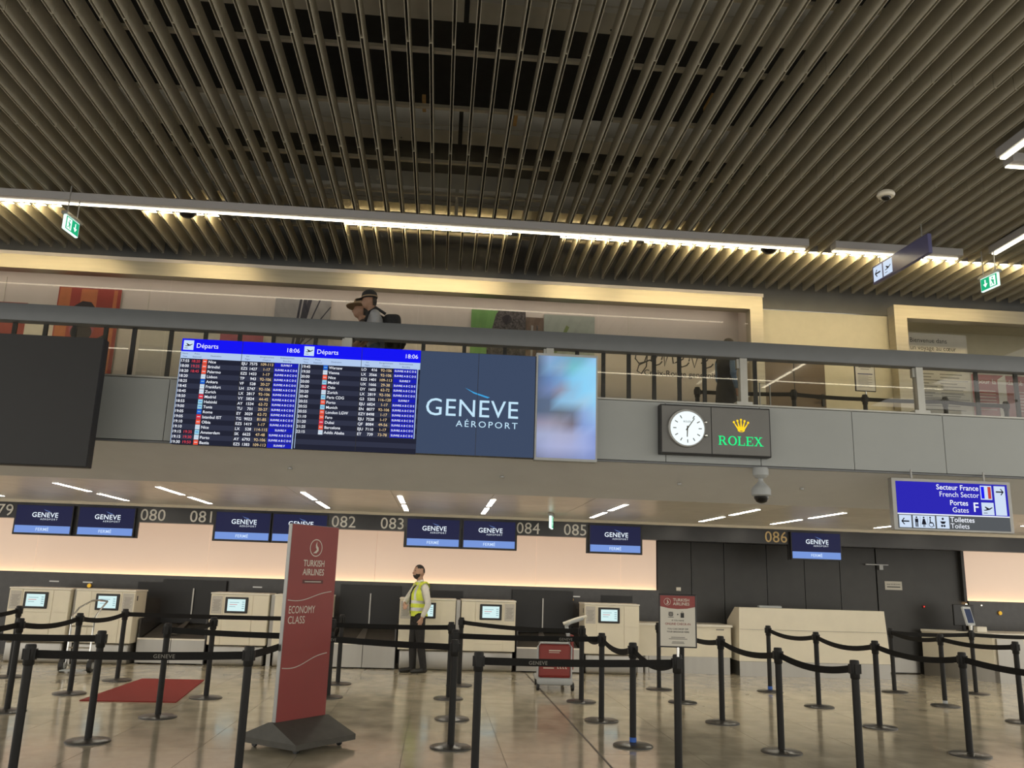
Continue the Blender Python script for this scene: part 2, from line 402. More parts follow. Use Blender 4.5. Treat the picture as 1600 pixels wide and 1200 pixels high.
MB().box(-12, 4.9, 13.66, 13.7, 6.28, 6.299).build('recess_lamp', 'recess', bpy.data.objects['wall_recess'])
# gallery slab, soffits and fascia panels
struct(MB().box(-13, 15, 10.12, 14.5, 3.3, 3.55).build('floor_gallery', 'upfloor'), 'floor of the upper gallery', 'floor')
fb = struct(MB().box(-13, 15, 10.03, 10.12, 3.0, 3.75).build('wall_fascia', 'black'), 'grey panelled front of the gallery', 'wall')
pm = MB().box(.004, 1.176, 10.0, 10.03, 3.03, 3.765).mesh('panel', ['fascia'])
for k in range(-13, 9):
    o = link('panel', pm, fb); o.location.x = 5.04+(k-1)*1.18
MB().box(-13, 15, 9.995, 10.14, 3.0, 3.022).build('drip_edge', 'rail', fb)
slo = MB().add([(-13,10.03,3.0),(15,10.03,3.0),(15,11.25,2.68),(-13,11.25,2.68)], [(0,1,2,3)])
struct(slo.build('ceiling_slope', 'soffit'), 'smooth grey underside sloping from the gallery front', 'ceiling')
sf = struct(MB().box(-13, 15, 11.25, 17.2, 2.70, 2.9).build('ceiling_soffit', 'black'), 'glossy tiled soffit over the check-in counters', 'ceiling')
sm_ = MB().box(.004, 1.356, .004, 1.396, 2.68, 2.70).mesh('tile', ['softile'])
for i in range(20):
    for j in range(3):
        o = link('tile', sm_, sf); o.location = (-12.9+i*1.36, 11.25+j*1.4, 0)
cap = MB().box(-13, 15, 15.45, 17.2, 2.66, 2.70).build('end_panel', 'soffit', sf)
for x in (-1.85, .75, 3.0, 4.6):
    MB().lathe([(.03, 0), (.03, .02), (.008, .03)], 10, (x, 10.55, 2.82)).build('sprinkler', 'greymetal', sf)
struct(MB().box(-13, 15, 15.38, 15.46, 2.635, 2.69).build('trim_1', 'crown'), 'pale crown trim over the black counter header', 'trim')
hd = struct(MB().box(-13, 15, 15.46, 15.7, 2.37, 2.66).build('wall_header', 'header'), 'black header band with desk numbers', 'wall')

# lower back wall
wb = struct(MB().box(-13, 15, 17.06, 17.2, 0, 2.7).build('wall_back', 'black'), 'dark back wall behind the check-in counters', 'wall')
band = MB().box(-13, 4.36, 16.86, 16.92, 0, 1.465).box(-13, 4.36, 16.92, 17.06, 1.3, 1.34).build('dark_panel', 'darkband', wb)
gx = [-12.5, -10.7, -7.53, -4.37, -1.2, 1.93, 3.62, 4.34]
for a, b in zip(gx, gx[1:]): MB().box(a+.003, b-.003, 17.0, 17.05, 1.46, 2.62).build('light_panel', 'glow', wb)
MB().box(10.72, 14.5, 17.0, 17.05, 1.44, 2.62).build('light_panel', 'glow', wb)
MB().box(-12.5, 4.34, 16.935, 16.975, 1.38, 1.4).build('led_strip', 'ledstrip', wb)
MB().box(10.72, 14.5, 16.935, 16.975, 1.36, 1.38).build('led_strip', 'ledstrip', wb)
MB().box(10.72, 14.5, 16.86, 16.92, 0, 1.44).build('dark_panel', 'darkband', wb)
MB().box(10.66, 10.72, 16.9, 17.06, 1.42, 2.5).build('side_strip', 'darkwall', wb)
dx = [4.36, 5.05, 5.72, 6.6, 7.38, 8.12, 8.88]
for a, b in zip(dx, dx[1:]): MB().box(a+.006, b-.006, 17.0, 17.06, 0, 2.42).build('panel', 'darkwall', wb)
MB().box(9.68, 10.66, 17.0, 17.06, 0, 2.5).build('panel', 'darkwall', wb)
MB().box(4.36, 10.7, 17.0, 17.06, 2.43, 2.64).build('panel', 'header', wb)
d2 = struct(MB().box(8.89, 9.67, 16.98, 17.06, 0.02, 2.42).build('door_2', 'darkwall'), 'dark service door between the long desk and the angled counter', 'door')
MB().box(8.9, 9.66, 16.972, 16.98, .02, .3).build('kick_plate', 'steel', d2)
MB().box(8.64, 9.12, 16.93, 16.96, 2.09, 2.11).box(8.92, 9.0, 16.92, 16.98, 2.0, 2.09).build('door_closer', 'greymetal', d2)
for x in (-7.15, -6.55, -3.45, -1.6, -1.08, 2.0, 2.62): # lit slots in the dark wall
    MB().box(x, x+.17, 16.853, 16.86, 1.29, 1.312).build('slot_lamp', 'e_slot', wb)
for x in (-5.1, -1.15, 2.12, 10.98):
    MB().ball((x+1.0 if x < -5 else x, 16.85, 1.36), .014, 8).build('spot', 'e_spot', wb)
for x in (-5.55, -.1, 3.2):
    MB().box(x, x+.62, 16.85, 16.86, 1.05, 1.34).build('shutter_panel', 'black', wb)
def warning_lamp(x, z, label):
    t = thing('warning_lamp', label, 'lamp', (x, 16.86, z), 0, 'round amber lamps on the dark wall')
    MB().cone((0, 0, 0), (0, -.03, 0), .045, .04, 16).build('bezel', 'gold', t); MB().ball((0, -.035, 0), (.032, .02, .032), 12).build('lens', 'e_amberlamp', t)
warning_lamp(-6.42, 1.24, 'small round amber lamp above the left baggage kiosk pair')
warning_lamp(2.62, 1.24, 'small round amber lamp left of the lone kiosk, on the dark wall')
warning_lamp(11.35, 1.22, 'small round amber lamp on the wall at the right edge')

# ================================================================== LAMPS
def line_lamp(label, pts, group='linear ceiling lamps', up_=None):
    (x0, y0), (x1, y1) = pts; alongx = abs(x1-x0) > abs(y1-y0)
    t = thing('linear_lamp', label, 'lamp', ((x0+x1)/2, (y0+y1)/2, 6.36), 0, group)
    L = math.hypot(x1-x0, y1-y0)/2; W = .07
    if alongx:
        MB().box(-L, L, -W-.03, W, .03, .135).build('housing', 'housing', t); MB().box(-L+.01, L-.01, .02, W-.012, .018, .03).build('lens', 'lamp', t)
    else:
        MB().box(-W, W, -L, L, .03, .135).build('housing', 'housing', t); MB().box(-.03, .03, -L+.01, L-.01, .016, .03).build('lens', 'lamp', t)
    return t
line_lamp('long white ceiling light line running across above the gallery', ((-12.5, 11.17), (5.1, 11.17)))
line_lamp('short ceiling light segment left of the blue hanging sign', ((5.5, 11.17), (6.62, 11.17)))
line_lamp('short ceiling light segment behind the blue hanging sign', ((6.66, 11.17), (7.42, 11.17)))
for k, (a, b) in enumerate(((10.95, 9.3), (9.2, 7.5), (7.3, 5.6), (5.5, 3.8), (3.7, 2.0), (1.9, .2))):
    line_lamp(['ceiling light running towards the viewer at right, next to the exit sign', 'second ceiling light of the right-hand line, beyond the frame', 'third ceiling light of the right-hand line, beyond the frame', 'fourth ceiling light of the right-hand line, beyond the frame', 'fifth ceiling light of the right-hand line, beyond the frame', 'sixth ceiling light of the right-hand line, beyond the frame'][k], ((7.8, a), (7.8, b)))
line_lamp('ceiling light crossing at the right edge of the picture', ((6.28, 8.42), (7.6, 8.42)))
line_lamp('ceiling light pointing at the viewer near the top right edge', ((6.13, 8.3), (6.13, 6.2)))
for y, lab in ((2.5, 'light line across the hall ceiling above the viewer'), (-2.0, 'light line across the hall ceiling behind the viewer')):
    line_lamp(lab, ((-12.0, y-1.6), (12, y-1.6)))
for a, b, lab in ((-12.2, -5.55, 'far left'), (-4.4, -3.35, 'left, beyond the exit sign'), (-1.55, .85, 'middle, above the backpack walker'), (1.58, 2.6, 'right of centre'), (2.85, 9.5, 'right, behind the blue sign')):
    t = thing('slat_strip_lamp', 'glowing strip between the ceiling slats, '+lab, 'lamp', ((a+b)/2, 11.68, ZS+.05), 0, 'glowing strips between the slats')
    MB().box(-(b-a)/2, (b-a)/2, -.01, .03, 0, .08).build('lens', 'upstrip', t); MB().box(-(b-a)/2, (b-a)/2, -.03, -.01, 0, .1).box(-(b-a)/2, (b-a)/2, -.01, .04, .08, .1).build('housing', 'housing', t)
names = ['above the far left counter screens', 'above the left baggage conveyor', 'above the airline banner', 'above the man', 'just left of the green exit sign', 'just right of the green exit sign', 'above the notice frame', 'above the screen over the long desk', 'behind the blue toilets sign', 'beyond the left edge', 'above the tablet stanchion', 'beyond the right edge']
for x, nm in zip((-5.2, -3.85, -1.9, -.57, .74, 2.63, 4.56, 5.85, 7.75, -7.2, 9.4, 10.9), names):
    for y0, y1, q in ((11.98, 13.18, 'nearer'), (13.52, 14.76, 'farther')):
        t = thing('soffit_lamp', '%s slim white soffit light %s' % (q, nm), 'lamp', (x, (y0+y1)/2, 2.68), 0, 'slim lights in the tiled soffit')
        L = (y1-y0)/2
        MB().box(-.05, .05, -L, L, -.004, 0).build('frame', 'housing', t); MB().box(-.035, .035, -L+.01, L-.01, -.006, -.004).build('lens', 'softlamp', t)

# ================================================================== BALUSTRADE
bal = thing('balustrade', 'grey steel and glass balustrade with a deep handrail along the gallery', 'railing', (0, 10.0, 3.765))
MB().rbox(-13, 15, -.02, .13, .605, .815, .012, 2).build('handrail', 'rail', bal, True)
MB().box(-13, 15, .0, .1, -.01, .02).build('base_channel', 'railpost', bal)
for x in (-10.9, -8.5, -6.1, -1.2, 1.25, 3.68, 5.97, 8.4, 10.8):
    p = MB(); p.box(x-.045, x+.045, .0, .1, 0, .62); p.box(x-.1, x+.1, -.005, .12, 0, .05); p.box(x-.075, x-.045, .03, .09, .48, .6); p.build('post', 'railpost', bal)
xs = [-13, -10.9, -8.5, -6.1, -3.7, -1.2, 1.25, 3.68, 5.97, 8.4, 10.8, 15]
for a, b in zip(xs, xs[1:]): MB().add([(a+.06,.05,.02),(b-.06,.05,.02),(b-.06,.05,.61),(a+.06,.05,.61)],[(0,1,2,3)]).build('glass_pane', 'glass', bal)
for x in (-6.7, -6.3, -5.9, -5.5, -5.1, -4.75, -4.42, -4.06, -3.73, -3.3, -2.9, -2.5, -2.1, -1.6, -.8, -.3, .2, .7, 1.6, 1.93, 2.25, 2.57, 2.89, 3.21, 3.86, 6.78, 7.32, 7.7):
    MB().box(x-.024, x+.024, .09, .12, .0, .61).build('baluster', 'black', bal)

# ================================================================== DISPLAYS ON THE FASCIA
# departures wall: seven upright panels
PW, PH, BX, BZ = .693, 1.235, -3.09, 2.985
def panel_case(t, nm='casing'):
    MB().box(0, PW, 0, .11, 0, PH).build(nm, 'black', t)
def cell(rows, side):
    """lettering of one two-panel board, x 0..1.386"""
    W2 = PW*2; mb = MB(); y = -.004; rh = .0593; top = PH
    mats = ['e_row1', 'e_row2', 'e_blue', 'e_head', 'e_headink', 'e_text', 'e_red', 'e_amber', 'e_box', 'e_icon', 'e_sink', 'e_orange', 'e_lred', 'e_lblue', 'e_lcyan', 'e_lwhite', 'e_head']
    mb.rect(0, W2, top-.155, top, y+.002, 2); mb.rect(0, W2, top-.237, top-.155, y+.002, 3)
    mb.rect(.02, .135, top-.135, top-.02, y+.001, 9); plane_icon(mb, .078, top-.075, .1, y, 10)
    text(mb, 'Départs', .165, top-.105, .078, y, 'l', 0, 5); text(mb, '18:06', W2-.03, top-.105, .072, y, 'r', 0, 5)
    for s_, fx, dz in (('Heure', .035, 0), ('Time', .035, 1), ('Prévu', .135, 0), ('Expected', .135, 1), ('Destination', .29, .5), ('Vol', .55, 0), ('Flight', .55, 1), ('Enregistrement', .71, 0), ('Check-in', .71, 1), ('Embarquement', .88, 0), ('Boarding', .88, 1)):
        text(mb, s_, fx*W2, top-.187-dz*.035, .026, y, 'c', 0, 4)
    for i in range(17):
        z1 = top-.237-i*rh; mb.rect(0, W2, z1-rh, z1, y+.002, i % 2)
        if i >= len(rows): continue
        tm, ex, lg, ct, co, no, ck, f = rows[i]; zb = z1-rh+.014; sz = .046
        text(mb, tm, .004*W2, zb, sz, y, 'l', 1, 5)
        if ex: text(mb, ex, .092*W2, zb, sz, y, 'l', 0, 6)
        mb.rect(.185*W2, .222*W2, z1-rh+.003, z1-.003, y+.0005, {'o': 11, 'r': 12, 'b': 13, 'c': 14, 'w': 15}[lg])
        mb.rect(.191*W2, .216*W2, z1-rh*.55, z1-rh*.42, y, 15 if lg in 'or' else (14 if lg in 'bw' else 13))
        text(mb, ct, .232*W2, zb, sz, y, 'l', 1, 5)
        text(mb, co, .505*W2, zb, sz, y, 'l', 1, 5); text(mb, no, .638*W2, zb, sz, y, 'r', 1, 5)
        text(mb, ck, .715*W2, zb, sz, y, 'c', 0, 7)
        mb.rect(.778*W2, .975*W2, z1-rh+.003, z1-.004, y+.0005, 8)
        text(mb, 'SUIVRE F' if f else 'SUIVRE A B C D E', .877*W2, zb+.004, .033, y, 'c', 1, 5)
    mb.rect(.0, .006, 0, top-.237, y, 16); mb.rect(.978*W2, .985*W2, top-.237-len(rows)*rh, top-.237, y, 16)
    return mb, mats
R1 = [('17:55','18:20','o','Nice','EJU','7575','109-113',1),('18:00','19:35','o','Brindisi','EZS','1427','1-17',0),('18:20','18:45','o','Palermo','EZS','1433','1-17',0),('18:20','','w','Lisbon','TP','943','92-106',0),('18:25','','b','Ankara','VF','528','20-27',0),('18:45','','w','Frankfurt','LH','5747','92-106',0),('18:45','','w','Zurich','LX','2817','92-106',0),('18:50','','r','Madrid','VY','5824','44-45',0),('18:55','','c','Helsinki','AY','1534','62-72',0),('19:00','','c','Tunis','TU','701','20-27',0),('19:05','','b','Rome','EY','3029','62-72',0),('19:05','','r','Istanbul IST','TG','9023','81-85',0),('19:10','','o','Olbia','EZS','1419','1-17',0),('19:10','','w','Nice','LX','528','114-115',1),('19:15','19:35','c','Amsterdam','SK','6625','47-48',0),('19:15','19:30','w','Porto','AY','6793','92-106',0),('19:30','19:50','o','Bastia','EZS','1383','109-113',1)]
R2 = [('19:45','','b','Warsaw','LO','416','92-106',0),('19:50','','w','Vienna','LX','3566','92-106',0),('20:00','','o','Nice','EZS','1401','109-113',1),('20:00','','c','Madrid','UX','1666','29-38',0),('20:20','','r','Oslo','DY','1603','62-72',0),('20:20','','w','Zurich','LX','2819','92-106',0),('20:40','','c','Paris CDG','G3','5205','116-120',1),('20:55','','o','Porto','EJU','6824','1-17',0),('20:55','','c','Munich','EN','8077','92-106',0),('20:55','','o','London LGW','EZY','8498','1-17',0),('21:10','','o','Faro','EJU','7528','1-17',0),('21:20','','r','Dubai','QF','8084','49-56',0),('21:25','','o','Barcelona','EJU','7110','1-17',0),('22:15','','w','Addis Ababa','ET','739','73-78',0)]
YB = 9.86
for k, (rows, lab) in enumerate(((R1, 'left departures board listing flights from 17:55 to 19:30'), (R2, 'right departures board listing flights from 19:45 to 22:15'))):
    t = thing('departures_board', lab, 'display', (BX+2*k*PW, YB, BZ), 0, 'departures boards on the gallery front')
    for q in (0, 1):
        c = MB().box(q*PW+.001, (q+1)*PW-.001, 0, .11, 0, PH).build('casing', 'black', t)
    mb, ms = cell(rows, k); mb.build('screen_content', ms, t)
    MB().box(PW-.0025, PW+.0025, -.006, 0, 0, PH).build('seam', 'black', t)
t = thing('airport_logo_display', 'dark slate video wall with the airport logo beside the departures boards', 'display', (BX+4*PW, YB, BZ))
for q in (0, 1): MB().box(q*PW+.001, (q+1)*PW-.001, 0, .11, 0, PH).build('casing', 'black', t)
mb = MB(); mb.rect(.002, 2*PW-.01, .003, PH-.003, -.002, 0); geneve_logo(mb, .64, .46, 1.12, -.004, 1, 2); mb.build('screen_content', ['e_slate', 'e_logo', 'e_swoosh'], t)
MB().box(PW-.0025, PW+.0025, -.006, 0, 0, PH).build('seam', 'black', t)
t = thing('advert_display', 'bright upright screen with a blurred light blue picture beside the logo display', 'display', (BX+6*PW, YB-.02, BZ-.02))
MB().box(0, PW+.05, 0, .13, 0, PH+.06).build('casing', 'graycase', t)
G = ["#5c6f86 #86a5cf #74a3c8 #68a5bd #6fa9c2 #8fc0ea", "#4b5f7e #7aa4cb #86a9c4 #6fbcc8 #86cdea #8dd0f2", "#4c6185 #5d80b4 #6f9ccb #7cc4ea #86cdf2 #8ccdf2", "#55678c #6a7fae #8a8ba2 #86b8da #84ccf2 #90d2f5", "#4a5c78 #4f6280 #84b6da #8cbfe0 #9ac6e2 #8ccbef", "#465a78 #52627c #5b6676 #5f6c84 #86a4d4 #90bbe6", "#8a86a0 #9490a6 #8a8698 #6c6676 #7d98cf #88a8e0", "#98a2c4 #a0a8ca #a4a8c8 #a0a4c6 #96a6d8 #7f94d0", "#8e98c0 #a0a8d0 #a4aad0 #a0a8d2 #98a6d8 #8496d0", "#707898 #8088ae #8088b0 #7c88b4 #7c8cc0 #7484b8"]
nx_, nz_ = 6, 10; me = bpy.data.meshes.new('screen_content'); vv = []; ff = []
for j in range(nz_):
    for i in range(nx_): vv.append((.02+(PW+.01)*i/(nx_-1), -.003, PH+.03-(PH)*j/(nz_-1)))
for j in range(nz_-1):
    for i in range(nx_-1): a = j*nx_+i; ff.append((a+nx_, a+nx_+1, a+1, a))
me.from_pydata(vv, [], ff); ca = me.color_attributes.new('picture', 'FLOAT_COLOR', 'POINT')
for j in range(nz_):
    for i, h in enumerate(G[j].split()): ca.data[j*nx_+i].color = (*srgb(*[int(h[q:q+2], 16) for q in (1, 3, 5)]), 1)
mm = mat('picture', (.01, .01, .01), .4, emit=(1, 1, 1), estr=1); at_ = mm.node_tree.nodes.new('ShaderNodeAttribute'); at_.attribute_name = 'picture'
mm.node_tree.links.new(at_.outputs['Color'], mm.node_tree.nodes['Principled BSDF'].inputs['Emission Color']); me.materials.append(mm); link('screen_content', me, t)

t = thing('switched_off_display', 'large switched-off black display at the left edge, hung before the gallery front', 'display', (-5.5, 9.2, 2.6))
MB().rbox(-1.8, 1.8, 0, .14, 0, 1.4, .01, 2).build('casing', 'blackscreen', t); MB().box(-1.795, 1.795, -.012, 0, .008, 1.395).build('screen', 'blackscreen', t)
MB().box(-1.2, -1.1, .14, .8, .6, .7).box(1.1, 1.2, .14, .8, .6, .7).build('bracket', 'greymetal', t)

# clock and watchmaker sign
t = thing('clock_sign', 'grey illuminated sign with a round white clock and the word ROLEX', 'sign', (2.58, 9.86, 3.11))
MB().rbox(0, 1.36, 0, .13, 0, .6, .008, 2).build('casing', 'black', t)
MB().box(.018, .618, -.006, 0, .018, .582).build('clock_panel', 'signgrey', t)
MB().box(.63, 1.342, -.006, 0, .018, .582).build('name_panel', 'signgrey', t)
ck = MB().cone((.31, -.006, .31), (.31, -.05, .31), .235, .225, 40).build('clock_bezel', 'greymetal', t, True)
MB().cone((.315, -.05, .305), (.315, -.056, .305), .205, .205, 40).build('dial', 'e_dial', ck)
mk = MB()
for h in range(12):
    if h == 0: continue
    a = PI/2-h*PI/6; c, s_ = math.cos(a), math.sin(a); q = .006
    P = [(.315+c*r-s_*e, .305+s_*r+c*e) for r, e in ((.135, -q), (.175, -q), (.175, q), (.135, q))]
    mk.poly(P, -.0575)
def hand(a, L, w_, back=.03):
    a = PI/2-math.radians(a); c, s_ = math.cos(a), math.sin(a)
    mk.poly([(.315+c*r-s_*e, .305+s_*r+c*e) for r, e in ((-back, -w_), (L, -w_*.7), (L, w_*.7), (-back, w_))], -.059)
hand(36, .15, .0075); hand(183, .105, .009); text(mk, 'ROLEX', .315, .375, .032, -.0575, 'c', 1)
mk.build('hands_and_markers', 'inkgrey', ck)
MB().ball((.545, -.03, .39), (.02, .02, .02), 10).ball((.548, -.03, .23), (.02, .02, .02), 10).build('crown_knob', 'chrome', ck)
cr = MB(); cx, cz = .99, .34; sc = .105
for k in range(5):
    tx = (k-2)*.42; tz = .95-.13*abs(k-2)**1.2
    cr.poly([(cx+sc*(tx*.38-.12), cz+sc*-.1), (cx+sc*(tx*.38+.12), cz+sc*-.1), (cx+sc*(tx+.05), cz+sc*tz), (cx+sc*(tx-.05), cz+sc*tz)], -.0095)
    cr.disc(cx+sc*tx, cz+sc*(tz+.05), sc*.13, -.010, 14)
cr.poly([(cx-sc*.45, cz+sc*.15), (cx-sc*.4, cz-sc*.3), (cx-sc*.2, cz-sc*.42), (cx+sc*.2, cz-sc*.42), (cx+sc*.4, cz-sc*.3), (cx+sc*.45, cz+sc*.15)], -.0092)
cr.build('crown_emblem', 'e_crown', t)
MB().disc(cx, cz-sc*.3, sc*.2, -.011, 16, None, sc*.05).build('crown_opening', 'inkgrey', t)
rx = MB()
def let(ch, x, s):      # slab-serif capitals, height s
    b = .17*s; sf_ = .07*s; z = .13; y = -.011
    R = lambda a, b_, c, d: rx.rect(x+a*s, x+b_*s, z+c*s, z+d*s, y)
    if ch == 'R':
        R(.1, .27, 0, 1); R(0, .4, 0, .07); R(0, .3, .93, 1); R(.27, .52, .9, 1); R(.27, .52, .45, .55)
        n = 8; pts = [(.5+.27*math.cos(-PI/2+PI*i/n), .725+.275*math.sin(-PI/2+PI*i/n)) for i in range(n+1)]; inn = [(.5+.1*math.cos(-PI/2+PI*i/n), .725+.175*math.sin(-PI/2+PI*i/n)) for i in range(n+1)]
        for i in range(n): rx.poly([(x+p[0]*s, z+p[1]*s) for p in (pts[i], pts[i+1], inn[i+1], inn[i])], y)
        rx.poly([(x+a*s, z+c*s) for a, c in ((.42, .47), (.62, .47), (.95, 0), (.7, 0))], y-.0003); R(.68, 1.0, 0, .07); return 1.0
    if ch == 'O':
        n = 28
        for i in range(n):
            a, c = 2*PI*i/n, 2*PI*(i+1)/n
            rx.poly([(x+(.5+.5*math.cos(a))*s, z+(.5+.52*math.sin(a))*s), (x+(.5+.5*math.cos(c))*s, z+(.5+.52*math.sin(c))*s), (x+(.5+.3*math.cos(c))*s, z+(.5+.43*math.sin(c))*s), (x+(.5+.3*math.cos(a))*s, z+(.5+.43*math.sin(a))*s)], y)
        return 1.0
    if ch == 'L': R(.1, .28, 0, 1); R(0, .4, .93, 1); R(0, .8, 0, .08); R(.72, .8, 0, .3); return .85
    if ch == 'E': R(.1, .28, 0, 1); R(0, .8, 0, .08); R(0, .8, .92, 1); R(.72, .8, 0, .28); R(.72, .8, .72, 1); R(.28, .58, .46, .54); R(.52, .58, .34, .66); return .85
    for a, c in ((.08, .75), (.68, .1)):
        q = .2 if a < .5 else .12
        rx.poly([(x+a*s, z+s), (x+(a+q)*s, z+s), (x+(c+q)*s, z), (x+c*s, z)][::-1], y-.0003*(a < .5))
    R(0, .38, .93, 1); R(.6, .92, .93, 1); R(0, .32, 0, .07); R(.62, 1.05, 0, .07); return 1.0
x = .99-.285; hgt = .11
for ch in 'ROLEX': x += (let(ch, x, hgt)+.075)*hgt
rx.build('lettering', 'e_green', t)

# PTZ camera below the fascia
t = thing('security_camera', 'grey pan-tilt dome camera hanging below the clock sign', 'camera', (3.84, 9.98, 3.0))
MB().lathe([(.085, .0), (.095, -.02), (.095, -.09), (.06, -.125), (.035, -.13)], 24).build('mount', 'graycase', t, True)
MB().lathe([(.03, -.125), (.03, -.16), (.05, -.185), (.1, -.235), (.115, -.26), (.115, -.33), (.095, -.345)], 24).build('body', 'graycase', t, True)
MB().lathe([(.088, -.34), (.085, -.37), (.06, -.41), (.03, -.425), (.005, -.43)], 20).build('dome', 'smokedome', t, True)

# direction sign
t = thing('direction_sign', 'blue and grey hanging sign to the French sector, gates and toilets', 'sign', (5.44, 9.9, 2.31), math.radians(-1))
Wd, Hd = 1.5, .63
MB().rbox(0, Wd, 0, .09, 0, Hd, .006, 2).build('frame', 'greymetal', t)
for x in (.28, 1.2): MB().cone((x, .045, Hd-.01), (x, .045, Hd+.11), .012, .012, 10).build('hanger', 'greymetal', t)
mb = MB(); y = -.004; ms = ['e_sblue', 'e_sgrey', 'e_swhite', 'e_sink', 'e_sred', 'e_text', 'e_blue']
mb.rect(.05, Wd-.045, .205, Hd-.04, y+.002, 0); mb.rect(.05, Wd-.045, .192, .206, y+.001, 5); mb.rect(.05, Wd-.045, .025, .192, y+.002, 1)
text(mb, 'Secteur France', 1.09, .505, .088, y, 'r', 1, 5); text(mb, 'French Sector', 1.09, .42, .088, y, 'r', 0, 5)
text(mb, 'Portes', .945, .32, .088, y, 'r', 1, 5); text(mb, 'Gates', .945, .235, .088, y, 'r', 0, 5); text(mb, 'F', 1.0, .25, .16, y, 'l', 1, 5)
mb.rect(1.11, 1.255, .4, .57, y+.001, 2); mb.rect(1.12, 1.16, .412, .558, y, 6); mb.rect(1.205, 1.245, .412, .558, y, 4)
mb.rect(1.11, 1.265, .215, .365, y+.001, 2); plane_icon(mb, 1.187, .292, .135, y, 3)
mb.rect(1.285, 1.425, .215, .57, y+.001, 2); arrow_icon(mb, 1.355, .5, .12, y, 3, 1)
mb.rect(.065, .215, .035, .182, y+.001, 2); arrow_icon(mb, .14, .108, .12, y, 3, -1)
mb.rect(.235, .51, .035, .182, y+.001, 2); mb.rect(.325, .328, .045, .172, y, 1); mb.rect(.415, .418, .045, .172, y, 1)
for cx_, k in ((.28, 0), (.37, 1)):
    mb.disc(cx_, .158, .011, y, 12, 3)
    if k == 0: mb.rect(cx_-.02, cx_+.02, .1, .143, y, 3); mb.rect(cx_-.017, cx_-.003, .045, .1, y, 3); mb.rect(cx_+.003, cx_+.017, .045, .1, y, 3)
    else: mb.poly([(cx_-.03, .075), (cx_+.03, .075), (cx_+.012, .143), (cx_-.012, .143)], y, 3); mb.rect(cx_-.011, cx_-.003, .045, .076, y, 3); mb.rect(cx_+.003, cx_+.011, .045, .076, y, 3)
mb.disc(.45, .16, .011, y, 12, 3); mb.poly([(.44, .09), (.453, .09), (.455, .145), (.443, .145)], y, 3); mb.ring(.46, .077, .024, .031, y, 20, 3); mb.rect(.445, .485, .09, .1, y, 3); mb.poly([(.475, .09), (.485, .09), (.498, .055), (.49, .055)], y, 3)
mb.rect(.53, .685, .035, .182, y+.001, 2); mb.disc(.607, .15, .014, y, 12, 3); mb.poly([(.57, .12), (.645, .12), (.625, .09), (.59, .09)][::-1], y, 3); mb.disc(.592, .066, .014, y, 10, 3); mb.disc(.622, .066, .014, y, 10, 3)
text(mb, 'Toilettes', .7, .118, .085, y, 'l', 1, 5); text(mb, 'Toilets', .7, .042, .085, y, 'l', 0, 5)
mb.build('sign_face', ms, t)

# exit signs
def exit_sign(label, loc, rz, w_=.32, h_=.2, hang=.3, flip=1):
    t = thing('exit_sign', label, 'sign', loc, rz, 'green emergency exit signs')
    MB().rbox(-w_/2, w_/2, -.02, .02, 0, h_, .006, 1).build('lightbox', 'e_exitw', t)
    MB().box(-w_/2-.02, w_/2+.02, -.04, .04, h_, h_+.04).build('cap', 'greymetal', t)
    for x in (-w_*.35, w_*.35): MB().cone((x, 0, h_+.03), (x, 0, h_+hang), .008, .008, 8).build('hanger', 'greymetal', t)
    for s_ in (-1, 1):
        mb = MB(); mb.X = Matrix.Rotation(0 if s_ < 0 else PI, 4, 'Z'); y = -.0215
        mb.rect(-w_/2+.012, w_/2-.012, .012, h_-.012, y, 0)
        f = flip
        cx = f*.07; mb.rect(cx-.012, cx+.012, .09, h_-.04, y-.001, 1); mb.poly([(cx-.045, .1), (cx, .045), (cx+.045, .1)], y-.001, 1)
        cx = -f*.075; mb.rect(cx-.06, cx+.055, .025, h_-.025, y-.001, 1)
        mb.disc(cx, .145, .013, y-.002, 12, 0); mb.poly([(cx-.03, .12), (cx-.015, .128), (cx+.03, .105), (cx+.02, .08), (cx-.005, .075)][::-1], y-.002, 0); mb.poly([(cx-.005, .08), (cx+.02, .085), (cx+.03, .04), (cx+.012, .04)][::-1], y-.002, 0); mb.poly([(cx-.005, .08), (cx+.01, .09), (cx-.03, .04), (cx-.045, .045)], y-.002, 0)
        mb.build('pictogram', ['e_exit', 'e_exitw'], t)
exit_sign('green exit sign hanging under the light line at upper left', (-5.06, 11.0, 5.88), math.radians(84), .34, .2, .42)
exit_sign('green exit sign hanging at the upper right corner', (7.74, 11.0, 5.87), math.radians(-84), .34, .2, .42, -1)
exit_sign('green exit sign edge-on under the tiled soffit above desk 084', (1.85, 14.2, 2.43), math.radians(78), .4, .2, .22)
t = thing('hanging_blue_sign', 'long dark blue sign board hanging edge-on under the ceiling at right', 'sign', (6.33, 10.85, 6.02), math.radians(-86))
MB().rbox(-.66, .66, -.03, .03, 0, .28, .006, 1).build('board', 'signnavy', t)
for x in (-.5, .5): MB().cone((x, 0, .27), (x, 0, .48), .008, .008, 8).build('hanger', 'greymetal', t)
mb = MB()
for k, q in enumerate((-.52, -.27)):
    mb.rect(q-.11, q+.11, .03, .25, -.0315, 0)
    (arrow_icon if k == 0 else plane_icon)(mb, q, .14, .17, -.033, *((1, -1) if k == 0 else (1,)))
mb.build('pictogram', ['e_swhite', 'e_sink'], t)

